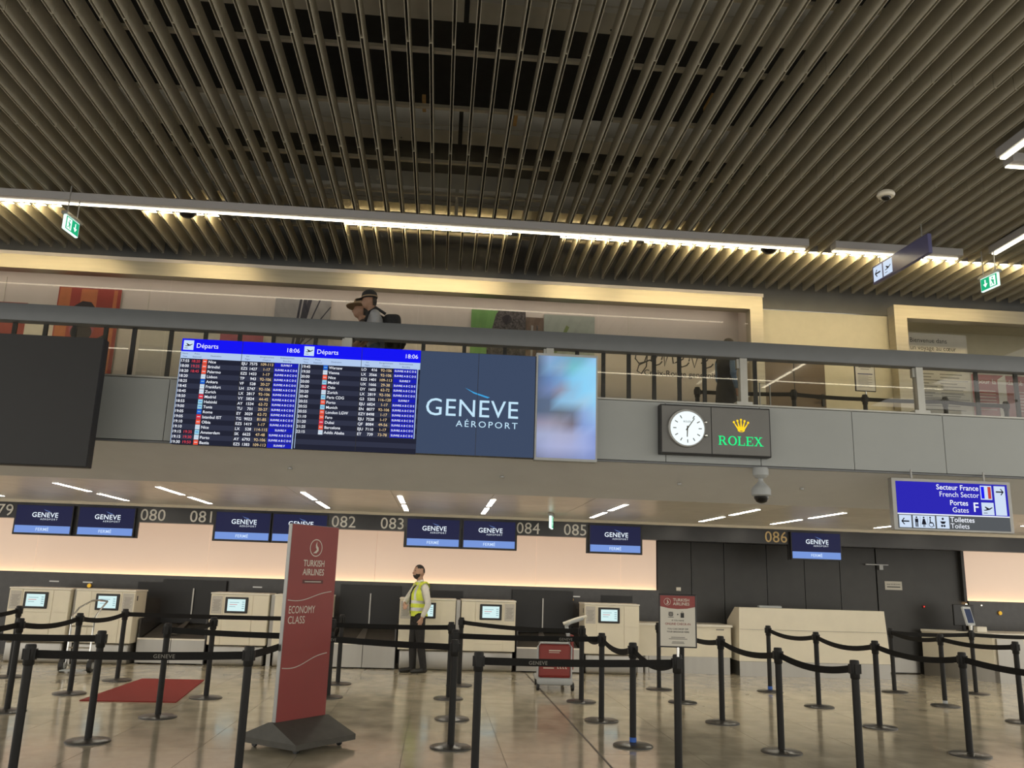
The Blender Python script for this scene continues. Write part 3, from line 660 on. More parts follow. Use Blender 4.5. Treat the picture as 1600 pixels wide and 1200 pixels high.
# dome cameras
t = thing('dome_camera', 'white dome camera on the ceiling slats at upper right', 'camera', (5.4, 9.48, 6.5))
MB().lathe([(.07, 0), (.1, -.02), (.11, -.05), (.095, -.075), (.075, -.08)], 24).build('mount', 'white', t, True); MB().ball((0, 0, -.075), (.06, .06, .05), 16).build('dome', 'smokedome', t, True)
for x, lab in ((4.68, 'right of centre'), (-3.75, 'at left, past the exit sign')):
    t = thing('half_dome_sensor', 'small dark half-dome sensor behind the light line '+lab, 'sensor', (x, 11.5, 6.5), 0, 'half-dome sensors')
    MB().lathe([(.13, 0), (.13, -.015)], 24).build('plate', 'greymetal', t); MB().lathe([(.11, -.015), (.1, -.05), (.06, -.08), (.01, -.09)], 20).build('dome', 'smokedome', t, True)

# ================================================================== GALLERY CONTENTS
def poster(label, x0, x1, z0, z1, y, draw, mats, group='posters on the gallery wall'):
    t = thing('poster', label, 'poster', ((x0+x1)/2, y, z0), 0, group); mb = MB(); w_ = x1-x0; h_ = z1-z0; mb.X = Matrix.Translation((-w_/2, 0, 0))
    MB().box(-w_/2, w_/2, 0, .02, 0, h_).build('board', 'paper', t); draw(mb, w_, h_); mb.build('print', mats, t)
mat('p_red', (.34, .05, .035), .5, noise=.12, nscale=3); mat('p_orange', (.5, .16, .06), .5, noise=.1); mat('p_dark', (.03, .025, .03), .6); mat('p_pink', (.36, .08, .12), .5, noise=.1); mat('p_grey', (.34, .33, .32), .6, noise=.12, nscale=4); mat('p_branch', (.04, .04, .055), .6); mat('p_green', (.16, .34, .10), .6, noise=.15, nscale=3); mat('p_lace', (.09, .08, .08), .7, noise=.8, nscale=28); mat('p_brown', (.16, .11, .08), .6, noise=.15); mat('p_sage', (.36, .40, .35), .6, noise=.06); mat('p_leaf', (.20, .26, .10), .6); mat('p_flower', (.62, .6, .35), .6); mat('p_bord', (.30, .05, .04), .6, noise=.1)
def dr_red(m, w_, h_):
    m.rect(0, w_, 0, h_, -.002, 0); m.rect(.02, .2, .0, h_-.01, -.0025, 1); m.rect(w_*.36, w_*.62, h_*.6, h_-.02, -.0025, 1); m.rect(w_-.12, w_-.06, 0, h_-.02, -.0025, 1)
    m.poly([(w_*.22, h_*.66), (w_*.28, h_*.79), (w_*.4, h_*.85), (w_*.54, h_*.84), (w_*.64, h_*.76), (w_*.66, h_*.66)][::-1], -.003, 2); m.disc(w_*.44, h_*.56, w_*.2, -.0035, 24, 3, h_*.16); m.disc(w_*.44, h_*.5, w_*.17, -.004, 24, 2, h_*.1); m.poly([(w_*.55, 0), (w_*.8, 0), (w_*.85, h_*.5), (w_*.6, h_*.4)], -.0045, 2)
poster('red poster with a dark-hatted figure at the left of the gallery wall', -6.42, -5.42, 4.55, 6.07, 13.9, dr_red, ['p_red', 'p_orange', 'p_dark', 'p_pink'])
def dr_branch(m, w_, h_):
    m.rect(0, w_, 0, h_, -.002, 0)
    for a, b, c, d, q in ((.28, 0, .62, 1, .035), (.36, .0, .54, 1, .03), (.44, .45, 1.0, .93, .012), (.42, .42, .98, .72, .012), (.5, .5, .8, 1, .012), (.45, .35, 1.0, .38, .012), (.4, .2, 1.0, .3, .02), (.3, .1, .46, 1, .02)):
        m.poly([(a*w_-q, b*h_), (a*w_+q, b*h_), (c*w_+q, d*h_), (c*w_-q, d*h_)], -.003-.0003*q, 1)
    m.rect(0, .25*w_, .3*h_, .36*h_, -.0035, 1)
poster('black and white poster of bare branches left of the backpack walker', -2.92, -2.0, 4.5, 6.08, 13.9, dr_branch, ['p_grey', 'p_branch'])
def dr_green(m, w_, h_):
    m.rect(0, w_, 0, h_, -.002, 0); m.poly([(.3*w_, .3*h_), (.3*w_, .55*h_), (.45*w_, .95*h_), (.5*w_, h_), (w_, h_), (w_, .3*h_)], -.003, 1); m.disc(.66*w_, .9*h_, .09*w_, -.0035, 16, 2); m.rect(0, w_, 0, .3*h_, -.0035, 3); m.disc(w_*.5, h_*.25, w_*.15, -.004, 16, 2, h_*.1)
poster('green poster of a dark lace-covered table', .37, 1.3, 4.55, 6.07, 13.9, dr_green, ['p_green', 'p_lace', 'p_dark', 'p_brown'])
def dr_flower(m, w_, h_):
    m.rect(0, w_, 0, h_, -.002, 0)
    m.poly([(.2*w_, .55*h_), (.26*w_, .55*h_), (.5*w_, .86*h_), (.44*w_, .88*h_)], -.003, 1)
    for i in range(8):
        a = i/7; b = (i+1)/7; f = lambda q: (.24*w_+q*.45*w_, .6*h_+.13*h_*math.sin(q*PI*.7)); p, q = f(a), f(b); m.poly([(p[0], p[1]-.014), (q[0], q[1]-.014), (q[0], q[1]+.014), (p[0], p[1]+.014)], -.003, 1)
    m.disc(.72*w_, .66*h_, .05*w_, -.004, 12, 2); m.disc(.8*w_, .7*h_, .04*w_, -.004, 12, 2); m.disc(.17*w_, .6*h_, .05*w_, -.004, 12, 2)
poster('pale sage poster of a flower stem on the gallery wall', 1.62, 2.5, 4.55, 6.05, 13.9, dr_flower, ['p_sage', 'p_leaf', 'p_flower'])
def dr_stool(m, w_, h_):
    m.rect(0, w_, 0, h_, -.002, 0); m.rect(w_*.3, w_*.42, 0, h_*.9, -.003, 1); m.rect(w_*.6, w_*.7, 0, h_*.9, -.003, 2)
poster('narrow dark poster with a wooden stand between the lace and flower posters', 1.31, 1.61, 4.55, 5.98, 13.9, dr_stool, ['p_brown', 'p_grey', 'p_lace'])
# gallery lettering on the display wall
for lab, s_, x, z, size, m_ in (('red words on textile activities across the gallery wall', 'Service des activités textiles', -4.75, 5.68, .095, 'redink'),):
    mb = MB(); text(mb, s_, 0, 0, size, 0, 'l', 1); o = mb.build('wall_lettering', m_); o.location = (x, 13.93, z); tag(o, lab, 'lettering')
mb = MB(); text(mb, 'Croix-Rouge genevoise', 0, 0, .132, 0, 'l', 1); o = mb.build('wall_lettering', 'ink'); o.location = (3.14, 13.0, 4.84); tag(o, 'dark Croix-Rouge genevoise lettering on the gallery window', 'lettering')
mb = MB()    # looping script word above it
def stroke(pts): mb.tube([(a, -.002, b) for a, b in pts], .011, 5)
h = .26
stroke([(.20, h*.8), (.12, h), (.02, h*.8), (.0, h*.4), (.06, h*.1), (.15, h*.2), (.2, h*.8), (.18, -.02), (.1, -.14), (.03, -.1), (.06, 0), (.24, h*.35)])
for x_ in (.24, .68, 1.08): stroke([(x_, h*.3), (x_+.1, h*.5), (x_+.14, h*.85), (x_+.09, h), (x_+.03, h*.75), (x_+.02, h*.3), (x_+.08, 0), (x_+.16, .03), (x_+.2, h*.3)])
stroke([(.43, h*.4), (.47, h*.9), (.48, 0), (.54, h*.8), (.6, h*.9), (.62, h*.2), (.68, h*.3)])
stroke([(.88, h*.4), (.91, h*.9), (.97, 0), (1.04, h*.9), (1.08, h*.75)])
o = mb.build('script_lettering', 'ink'); o.location = (3.0, 13.0, 5.0); tag(o, 'dark looping handwritten word on the gallery window', 'lettering')
def dr_b(m, w_, h_):
    m.rect(0, w_, 0, h_, -.001, 0)
    for k, s_ in enumerate(('Bienvenue dans', 'un voyage au cœur', "de l'humanité")): text(m, s_, .08, h_-.17-k*.135, .118, -.003, 'l', 0, 1, 0, .92)
    for c in (.07, .58):
        for k in range(9): m.rect(c, c+.4+.05*((k*7) % 3)-.1*(k % 2), h_-.72-k*.055, h_-.735-k*.055, -.003, 2)
    for k in range(5): m.rect(.2, w_-.12-.1*(k % 2), 1.37-k*.07, 1.358-k*.07, -.003, 2)
poster('white Bienvenue welcome panel with small text in the right gallery window', 7.9, 9.02, 3.55, 5.99, 13.6, dr_b, ['paper', 'ink', 'inkgrey'])
def dr_s(m, w_, h_):
    m.rect(0, w_, 0, h_, -.001, 0); text(m, 'pour la solidarité', .1, 1.59, .12, -.003, 'l', 1, 1)
    for c in (.12, .75):
        for k in range(7): m.rect(c, c+.3, 1.47-k*.055, 1.458-k*.055, -.003, 1)
    m.poly([(.47, .99), (.62, 1.07), (.62, 1.77), (.47, 1.67)], -.004, 1)
poster('red solidarity panel with white text at the right end of the gallery', 9.06, 10.7, 3.55, 5.3, 13.62, dr_s, ['p_bord', 'offwhite'])
def dr_l(m, w_, h_):
    m.rect(0, w_*.8, 0, h_, -.001, 0)
    for k in range(6): m.rect(.1, w_*.6, .1+k*.12, .112+k*.12, -.003, 1)
    text(m, '45,000', w_*.1, h_-.12, .09, -.003, 'l', 0, 1); text(m, '0,000', w_*.1, h_-.4, .09, -.003, 'l', 0, 1)
poster('red and white figures panel at the far left of the gallery', -8.1, -6.55, 4.5, 5.75, 13.88, dr_l, ['p_bord', 'offwhite'])
def dr_p(m, w_, h_): m.rect(0, w_, 0, h_, -.001, 0)
poster('plain pale panel beside the red poster', -5.15, -3.75, 4.4, 5.45, 13.9, dr_p, ['paper'])
def dr_shelf(m, w_, h_):
    m.rect(0, w_, 0, h_, -.001, 0)
    for k in range(4): m.rect(.05, w_-.05, .12+k*.22, .16+k*.22, -.002, 1); m.disc(.25+.2*k, .26+.2*k, .09, -.003, 14, 2)
poster('dark red poster of shelves, left of the departures boards', -3.75, -3.05, 4.3, 5.4, 13.86, dr_shelf, ['p_pink', 'p_grey', 'p_dark'])

# ================================================================== STANCHIONS
pole_me = None
def belt_mesh(a, b, sag=.03, n=12, w_=.062):
    mb = MB(); a = Vector(a); b = Vector(b); d = (b-a); d.z = 0; L = d.length; d.normalize(); nrm = Vector((-d.y, d.x, 0))*.0015
    a = a+d*.04; b = b-d*.04; vs = []
    for i in range(n+1):
        t = i/n; p = a.lerp(b, t); p.z -= sag*4*t*(1-t)
        for o_ in (nrm, -nrm):
            for dz in (-w_/2, w_/2): vs.append(p+o_+Vector((0, 0, dz)))
    fs = []
    for i in range(n):
        q = i*4; fs += [(q, q+4, q+5, q+1), (q+2, q+3, q+7, q+6), (q+1, q+5, q+7, q+3), (q, q+2, q+6, q+4)]
    mb.add(vs, fs); return mb
PARTS = {}
def stanchion(key, x, y, label, z=0, h=1.0):
    t = thing('stanchion', label, 'stanchion', (x, y, z), 0, 'black belt stanchions')
    if not PARTS:
        PARTS['base'] = MB().lathe([(.20, 0), (.20, .012), (.185, .02), (.06, .03), (.045, .034)], 32).mesh('base', ['basedisc'])
        PARTS['pole'] = MB().lathe([(.033, .03), (.033, .85)], 20).mesh('pole', ['post'])
        PARTS['head'] = MB().lathe([(.034, .84), (.041, .85), (.041, .985), (.036, .998), (.01, 1.0)], 20).mesh('head', ['post'])
        PARTS['clip'] = MB().box(-.05, .05, -.02, .02, .885, .965).box(-.02, .02, -.05, .05, .885, .965).mesh('belt_clip', ['post'])
        for me in PARTS.values():
            me.polygons.foreach_set('use_smooth', [True]*len(me.polygons)); me.set_sharp_from_angle(angle=math.radians(35))
    for n_, k in (('base', 'base'), ('pole', 'pole'), ('head', 'head'), ('belt_clip', 'clip')): link(n_, PARTS[k], t)
    ST[key] = (t, x, y, z)
    return t
ST = {}
def belt(a, b, sag=.03, print_=False):
    t, x, y, z = ST[a]; _, x2, y2, z2 = ST[b]
    o = belt_mesh((0, 0, .925), (x2-x, y2-y, .925), sag).build('belt', 'belt', t)
    if print_:
        d = Vector((x2-x, y2-y)); ang = math.atan2(d.y, d.x); mb = MB(); mb.X = Matrix.Rotation(ang, 4, 'Z')
        text(mb, 'GENEVE', d.length*print_, .908-sag*.8, .042, -.004, 'c', 1, None, .05); mb.build('belt_print', 'inkgrey', o)
for k, x, y, lab in (
 ('A0', -6.08, 13.47, 'stanchion at the far left, close to the counters, farthest back there'),
 ('A1', -6.25, 11.9, 'stanchion cut off by the left edge of the picture'),
 ('B0', -4.75, 8.8, 'stanchion just outside the left edge, feeding the second belt'),
 ('B1', -4.67, 10.42, 'leftmost tall stanchion standing before the left kiosk pair'),
 ('B2', -4.6, 11.9, 'stanchion standing in front of the chrome hand cart'),
 ('B3', -4.52, 13.33, 'stanchion behind the red mat, beside the left kiosk pair'),
 ('C0', -3.09, 7.13, 'nearest stanchion at far left, its foot below the picture'),
 ('C1', -3.17, 8.78, 'stanchion left of the red mat, end of the second belt'),
 ('C2', -2.98, 10.21, 'stanchion standing in front of the right corner of the red mat'),
 ('C3', -2.86, 11.75, 'stanchion just right of the red mat'),
 ('D0', -1.5, 7.43, 'near stanchion left of the red airline banner, foot below the picture'),
 ('D1', -1.42, 9.72, 'stanchion hidden behind the red airline banner'),
 ('D2', -1.36, 12.02, 'stanchion just right of the airline banner, the nearer of two'),
 ('D3', -1.39, 13.45, 'stanchion just right of the airline banner, the farther of two'),
 ('E0', .38, 7.41, 'nearest stanchion in the middle, left end of the front belt'),
 ('E1', .21, 8.75, 'stanchion right of the man, nearest of the four in line'),
 ('E2', .25, 10.43, 'stanchion right of the man, second of the four in line'),
 ('E3', .23, 12.12, 'stanchion right of the man, third of the four in line'),
 ('E4', .41, 13.56, 'stanchion right of the man, farthest of the four in line'),
 ('F0', 2.125, 7.62, 'near stanchion carrying the airline notice frame'),
 ('F1', 2.04, 8.98, 'stanchion with a blue tape ring, next behind the notice frame'),
 ('F2', 2.01, 10.51, 'middle stanchion of the slanting row right of the red trolley'),
 ('F3', 2.03, 12.07, 'stanchion standing closest to the red baggage trolley'),
 ('G0', 3.66, 7.48, 'near stanchion in front of the long white desk, foot below the picture'),
 ('G1', 3.49, 8.77, 'stanchion second in the row before the long white desk'),
 ('G2', 3.47, 10.51, 'stanchion third in the row, right of the notice frame'),
 ('G3', 3.47, 12.2, 'stanchion directly behind the notice frame, the nearer of two'),
 ('G4', 3.5, 13.6, 'stanchion behind the notice frame, the farther of two'),
 ('H0', 5.6, 7.25, 'stanchion outside the right edge of the picture in the front row'),
 ('H1', 5.45, 8.77, 'nearest fully visible stanchion at the right'),
 ('H2', 5.35, 10.38, 'stanchion before the right end of the long white desk'),
 ('H3', 5.35, 12.04, 'stanchion before the middle of the long white desk'),
 ('H4', 5.27, 13.61, 'stanchion before the left end of the long white desk, with blue tape'),
 ('I0', 7.36, 10.3, 'stanchion cut off by the right edge, the nearer of two'),
 ('I1', 7.56, 10.97, 'stanchion at the right edge, the farther of two'),
 ('I2', 7.37, 12.36, 'stanchion before the angled counter at right'),
 ('I3', 7.45, 13.9, 'stanchion at the right corner of the long white desk'),
 ('J0', 8.83, 13.9, 'stanchion carrying a small tablet at right'),
 ('J1', 10.6, 13.9, 'stanchion outside the right edge beyond the tablet')):
    stanchion(k, x, y, lab)
for a, b, s_, p in (('A1','A0',.05,0),('B0','B1',.03,0),('B1','B2',.05,0),('B2','B3',.05,0),('B0','C1',.01,0),('B3','D3',.01,0),('C0','D0',.01,.6),('C2','D1',.01,0),('C2','C3',.05,0),('D0','D1',.02,0),('D2','D3',.06,0),('D1','E1',.01,.2),('D2','E3',.01,0),
  ('E0','F0',.01,.29),('E2','F2',.01,.75),('E4','F3',.03,0),('F0','F1',.09,0),('F1','F2',.07,0),('F2','F3',.08,0),('G0','G1',.06,0),('G1','G2',.06,0),('G2','G3',.05,0),('G3','G4',.05,0),('H0','H1',.04,0),('H1','H2',.06,0),('H2','H3',.07,0),('H3','H4',.06,0),('I1','I2',.04,0),('I2','I3',.05,0),('I3','J0',.02,0),('J0','J1',.02,0)):
    belt(a, b, s_, p)
for k in ('F1', 'H4'): MB().lathe([(.0345, .04), (.0345, .085)], 20).build('tape_ring', 'bluetape', ST[k][0])
for k in ('I2',): MB().lathe([(.0345, .04), (.0345, .08)], 20).build('tape_ring', 'graycase', ST[k][0])
# gallery queue posts
for k, x, y, lab in (('U0', 3.84, 12.45, 'gallery stanchion left of the person in black'), ('U1', 5.3, 12.3, 'gallery stanchion right of the person in black'), ('U2', 6.48, 12.4, 'gallery stanchion carrying a framed notice'), ('U3', 7.72, 12.3, 'gallery stanchion before the welcome panel'), ('U4', 8.78, 12.4, 'gallery stanchion before the red solidarity panel')):
    stanchion(k, x, y, lab, 3.55)
for a, b in (('U0','U1'), ('U1','U2'), ('U2','U3'), ('U3','U4')): belt(a, b, .01)

# notice frames
def a3(label, loc, rz, airline):
    t = thing('notice_frame', label, 'sign', loc, rz)
    MB().rbox(-.165, .165, -.012, .012, 0, .45, .004, 1).build('frame', 'black', t)
    MB().cone((0, 0, -.075), (0, 0, .01), .012, .012, 10).build('stem', 'chrome', t)
    mb = MB(); y = -.0135
    mb.rect(-.152, .152, .012, .438, y, 0)
    if airline:
        mb.poly([(-.152, .345), (-.08, .33), (0, .325), (.08, .33), (.152, .345), (.152, .438), (-.152, .438)], y-.0005, 1); bird(mb, -.09, .385, .03, y-.001, 2)
        text(mb, 'TURKISH', -.04, .39, .036, y-.001, 'l', 1, 2); text(mb, 'AIRLINES', -.04, .357, .036, y-.001, 'l', 1, 2)
        mb.ring(-.06, .28, .018, .022, y-.001, 4, 3); mb.rect(-.085, -.035, .252, .256, y-.001, 3); mb.rect(-.08, -.04, .262, .3, y-.0008, 4); mb.rect(-.005, .005, .274, .284, y-.001, 3); mb.rect(.025, .055, .252, .292, y-.001, 3); mb.ring(.04, .295, .006, .009, y-.001, 12, 3)
        for s_, z, q, c in (('IF YOU HAVE', .222, .018, 3), ('ONLINE CHECK-IN', .19, .026, 1), ('YOU CAN DROP OFF', .15, .019, 3), ('YOUR BAGGAGE HERE', .126, .019, 3)): text(mb, s_, 0, z, q, y-.001, 'c', 1, c)
        for z, q in ((.083, .06), (.07, .08), (.045, .05), (.034, .055)): mb.rect(-q, q, z, z+.006, y-.001, 4)
    else:
        mb.rect(-.1, .1, .38, .395, y-.001, 4); mb.rect(-.07, .07, .35, .36, y-.001, 4); mb.rect(-.12, .12, .27, .285, y-.001, 5)
        for k in range(10): mb.rect(-.12, .05+.06*(k % 2), .25-k*.02, .244-k*.02, y-.001, 4)
    mb.build('print', ['paper', 'red', 'offwhite', 'ink', 'inkgrey', 'navy'], t)
a3('upright airline notice frame with red top standing on a stanchion', (2.115, 7.56, 1.06), math.radians(-6), True)
a3('framed white notice on a gallery stanchion', (6.5, 12.4, 4.6), 0, False)
t = thing('tablet_reader', 'small silver tablet device on a stanchion at right', 'device', (8.83, 13.9, 1.0), math.radians(22))
MB().cone((0, 0, 0), (0, 0, .08), .022, .03, 14).build('neck', 'chrome', t)
mb = MB(); mb.X = Matrix.Translation((0, -.01, .07)) @ Matrix.Rotation(math.radians(-14), 4, 'X'); mb.rbox(-.1, .1, -.02, .02, 0, .31, .012, 2); mb.build('case', 'graycase', t)
mb = MB(); mb.X = Matrix.Translation((0, -.01, .07)) @ Matrix.Rotation(math.radians(-14), 4, 'X'); mb.box(-.075, .075, -.023, -.02, .04, .27); mb.build('screen', 'e_tablet', t)

# ================================================================== AIRLINE BANNER
t = thing('airline_banner', 'tall red airline banner reading Economy Class on a dark wedge base', 'banner', (-1.24, 8.74, 0), math.radians(53))
b = MB(); L, Wb = .39, .375     # local x = along the panel
b.add([(-L,-Wb,.05),(L,-Wb,.05),(L,Wb,.05),(-L,Wb,.05),(-L,-Wb,.10),(L,-Wb,.10),(L,Wb,.10),(-L,Wb,.10),(-L*.92,-.03,.245),(L*.92,-.03,.245),(L*.92,.03,.245),(-L*.92,.03,.245)],
      [(0,3,2,1),(0,1,5,4),(1,2,6,5),(2,3,7,6),(3,0,4,7),(4,5,9,8),(6,7,11,10),(5,6,10,9),(7,4,8,11),(8,9,10,11)])
b.build('base', 'rubber', t)
for x in (-.28, .28):
    for y in (-.27, .27): MB().cone((x-.012, y, .028), (x+.012, y, .028), .028, .028, 14).box(x-.008, x+.008, y-.02, y+.02, .03, .06).build('caster', 'black', t)
pn = MB().rbox(-.325, .325, -.022, .022, .2, 2.06, .004, 1).build('panel', 'greymetal', t)
mb = MB(); y = -.0235; mb.rect(-.317, .322, .23, 2.055, y, 0)
bird(mb, .02, 1.84, .085, y-.001, 1); fit(mb, 'TURKISH', .01, 1.66, .087, y-.001, 'c', 1, 1, .29); fit(mb, 'AIRLINES', .01, 1.575, .087, y-.001, 'c', 1, 1, .29)
mb.rect(-.13, .15, 1.495, 1.53, y-.001, 2); mb.rect(-.1, .12, 1.508, 1.517, y-.002, 3)
def wave(z0, z1):
    n = 24
    for i in range(n):
        a, c = i/n, (i+1)/n; f = lambda q: (-.30+q*.58, z0+(z1-z0)*(q-.16*math.sin(2*PI*q))-.02*math.sin(PI*q)); p, q = f(a), f(c); mb.poly([(p[0], p[1]-.004), (q[0], q[1]-.004), (q[0], q[1]+.004), (p[0], p[1]+.004)], y-.001, 3)
wave(1.34, 1.42); wave(.72, .83)
fit(mb, 'ECONOMY', -.28, 1.215, .1, y-.001, 'l', 0, 1, .35); fit(mb, 'CLASS', -.28, 1.12, .1, y-.001, 'l', 0, 1, .225)
mb.build('print', ['red', 'offwhite', 'darkred', 'notice'], pn)

# red mat
o = MB().plan([(-4.24, 11.3), (-3.1, 11.3), (-3.35, 13.55), (-4.24, 13.55)], 0.0005, .012).build('carpet_mat', 'redmat'); tag(o, 'red carpet mat lying behind the left stanchions', 'mat')

# ================================================================== BAGGAGE TROLLEYS
t = thing('baggage_trolley', 'red-panelled grey baggage trolley standing before the lone kiosk', 'trolley', (1.82, 13.25, 0))
MB().rbox(-.24, .24, -.05, .75, .1, .17, .03, 2).build('platform', 'graycase', t, True)
MB().rbox(-.27, .27, -.08, .02, .08, .19, .03, 2).build('bumper', 'graycase', t, True)
MB().tube([(-.26, -.06, .18), (-.26, -.06, .62), (-.23, -.06, .68), (.2, -.06, .68), (.24, -.06, .62), (.24, -.06, .18)], .018, 10).build('front_frame', 'graycase', t, True)
fp = MB().rbox(-.25, .23, -.075, -.05, .19, .665, .03, 2).build('front_panel', 'red', t)
mb = MB(); mb.rect(-.1, .08, .565, .58, -.077); mb.rect(-.1, .06, .54, .548, -.077); mb.rect(-.18, .0, .345, .37, -.077); mb.rect(-.18, -.02, .315, .33, -.077)
for q in range(4): mb.rect(.03+q*.04, .04+q*.04, .315, .37, -.077); mb.rect(.04+q*.04, .055+q*.04, .315, .325, -.077)
mb.build('print', 'offwhite', fp)
MB().rbox(.235, .28, -.04, .2, .3, .8, .01, 2).build('side_panel', 'red', t)
MB().tube([(.24, .05, .15), (.24, .04, .6), (.2, .02, .8), (.17, .0, .93), (.24, -.02, .99), (.42, -.05, 1.05)], .03, 10).build('handle_column', 'graycase', t, True)
MB().tube([(.12, .0, .96), (.3, -.03, 1.03), (.47, -.06, 1.08)], .024, 10).build('handle', 'white', t, True)
for x, y in ((-.25, -.02), (.27, -.02), (-.2, .65), (.22, .65)):
    MB().cone((x-.02, y, .06), (x+.02, y, .06), .06, .06, 18).build('wheel', 'black', t)
t = thing('hand_cart', 'chrome tube hand cart with two black wheels before the left kiosks', 'cart', (-5.46, 14.25, 0))
for s_ in (-1, 1):
    MB().tube([(s_*.17, 0, .14), (s_*.17, .02, .82), (s_*.17+.05, .1, .95), (s_*.12+.16, .16, 1.06)], .014, 8).build('side_tube', 'chrome', t, True)
    MB().cone((s_*.21-.03, .0, .1), (s_*.21+.03, .0, .1), .1, .1, 22).build('wheel', 'black', t); MB().cone((s_*.21-.035, .0, .1), (s_*.21+.035, .0, .1), .05, .05, 16).build('hub', 'graycase', t)
MB().tube([(.04, .16, 1.06), (.16, .17, 1.075), (.28, .16, 1.06)], .014, 8).build('handle', 'chrome', t, True)
for z in (.8, .68, .36): MB().tube([(-.17, .01, z), (.17, .01, z)], .012, 8).build('cross_bar', 'chrome', t)
MB().tube([(-.2, 0, .1), (.2, 0, .1)], .012, 8).build('axle', 'chrome', t); MB().box(-.17, .17, -.2, .02, .03, .045).build('toe_plate', 'graycase', t)

# ================================================================== CHECK-IN COUNTERS
def kiosk(x0, x1, mirror, label, slip=False):
    """one self bag-drop kiosk; mirror: notice on the left of the screen"""
    w_ = x1-x0; t = thing('baggage_kiosk', label, 'kiosk', (x0, 15.42 if x0 < -5 else 15.62, 0), 0, 'self bag-drop kiosks')
    MB().rbox(0, w_, .012, .6, .34, 1.19, .012, 2).build('body', 'kiosk', t)
    MB().box(-.006, w_+.006, -.004, .62, 1.19, 1.215).build('top', 'white', t)
    MB().rbox(.03, w_-.03, .03, .58, 0, .34, .04, 3).build('plinth', 'steel', t, True)
    f = (lambda a, b: (a, b)) if mirror else (lambda a, b: (w_-b, w_-a))
    g = .004
    cols = [(.0, .22), (.22, .72), (.72, w_)]
    for i, (a, b) in enumerate(cols):
        a, b = f(a*1.0, b*1.0)
        MB().box(a+g, b-g, 0, .012, .82, 1.18).build('panel', 'kiosk', t)
        if i == 1: MB().box(a+g, b-g, 0, .012, .47, .815).build('service_door', 'kiosk', t); MB().box(a+g, b-g, 0, .012, .345, .465).build('panel', 'kiosk', t)
        else: MB().box(a+g, b-g, 0, .012, .345, .815).build('panel', 'kiosk', t)
    a, b = f(.25, .64)
    bz = MB().rbox(a, b, -.02, .012, .875, 1.145, .01, 2).build('screen_bezel', 'black', t)
    mb = MB(); mb.rect(a+.045, b-.045, .91, 1.11, -.0215, 0)
    for k in range(3): mb.rect(a+.08, a+.24-.03*k, 1.06-k*.035, 1.05-k*.035, -.022, 1 if k != 1 else 2)
    for k in range(4): mb.rect(b-.1, b-.06, 1.07-k*.035, 1.055-k*.035, -.022, 1)
    mb.build('screen', ['e_kiosk', 'e_kioskink', 'e_kred'], bz)
    a, b = f(.02, .2); MB().box(a, b, -.003, .0, .86, 1.16).build('notice_sheet', 'notice', t)
    mb = MB()
    for k in range(9): mb.rect(a+.025+.01*(k % 2), b-.025-.012*(k % 3), 1.09-k*.022, 1.083-k*.022, -.0045)
    mb.build('notice_print', 'inkgrey', t)
    xo = w_+.0 if not mirror else 0
    MB().box(xo-.004, xo+.004, .1, .14, 1.04, 1.12).build('vent_slot', 'ink', t)
    if slip: MB().box(.15, .58, .1, .3, 1.215, 1.29).build('leaflet_tray', 'notice', t)
    return t
G_ = .02
for c, a, b in ((-6.12, 'left kiosk of the pair behind the hand cart', 'right kiosk of the pair behind the hand cart'), (-2.85, 'left kiosk of the pair beside the airline banner', 'right kiosk of the pair beside the airline banner'), (.41, 'kiosk directly behind the man in the yellow vest', 'kiosk right of the man in the yellow vest')):
    kiosk(c-1.04, c-G_-.03, True, 'white bag-drop '+a); kiosk(c+G_+.03, c+1.02, False, 'white bag-drop '+b, c == -2.85)
kiosk(2.67, 3.67, True, 'lone white bag-drop kiosk left of the airline notice frame')
for c in (-6.12, -2.85, .41):
    y = 15.55 if c < -5 else 15.75
    o = MB().box(c-.035, c+.035, y, y+.4, .0, 1.2).build('kiosk_gap_filler', 'steel'); tag(o, 'steel strip filling the gap between the kiosks '+{-6.12: 'behind the hand cart', -2.85: 'beside the airline banner', .41: 'by the man'}[c], 'filler', 'steel strips between kiosks')
def conveyor(x0, x1, label):
    w_ = x1-x0; t = thing('baggage_conveyor', label, 'conveyor', (x0, 15.66, 0), 0, 'baggage conveyors between kiosks')
    for a, b in ((.01, w_/2-.005), (w_/2+.005, w_-.01)):
        p = MB().box(a, b, 0, .03, .02, .4).build('front_plate', 'steel', t)
        MB().box(a, b, -.006, .03, .4, .425).build('lit_edge', 'white', t)
    s_ = MB().add([(.05, .05, .40), (w_-.05, .05, .40), (w_-.05, 1.2, .62), (.05, 1.2, .62), (.05, .05, .34), (w_-.05, .05, .34), (w_-.05, 1.2, .56), (.05, 1.2, .56)], [(0,1,2,3), (7,6,5,4), (0,4,5,1), (1,5,6,2), (2,6,7,3), (3,7,4,0)]); s_.build('belt', 'rubber', t)
    MB().box(.0, .03, .03, 1.2, .0, .75).box(w_-.03, w_, .03, 1.2, .0, .75).build('side_guard', 'darkband', t)
    MB().box(.0, w_, 1.1, 1.14, .62, 1.4).build('curtain', 'black', t)
    MB().box(w_*.5-.012, w_*.5+.012, 1.06, 1.09, .7, 1.25).build('edge_bar', 'steel', t)
    MB().add([(w_*.36, .3, .47), (w_*.5, .3, .47), (w_*.5, 1.05, .66), (w_*.44, 1.05, .66)], [(0, 1, 2, 3)]).build('guide_plate', 'steel', t)
conveyor(-5.07, -3.92, 'dark baggage conveyor between the hand cart kiosks and the banner kiosks')
conveyor(-1.8, -.66, 'dark baggage conveyor left of the man in the yellow vest')
conveyor(1.46, 2.64, 'dark baggage conveyor behind the red trolley')

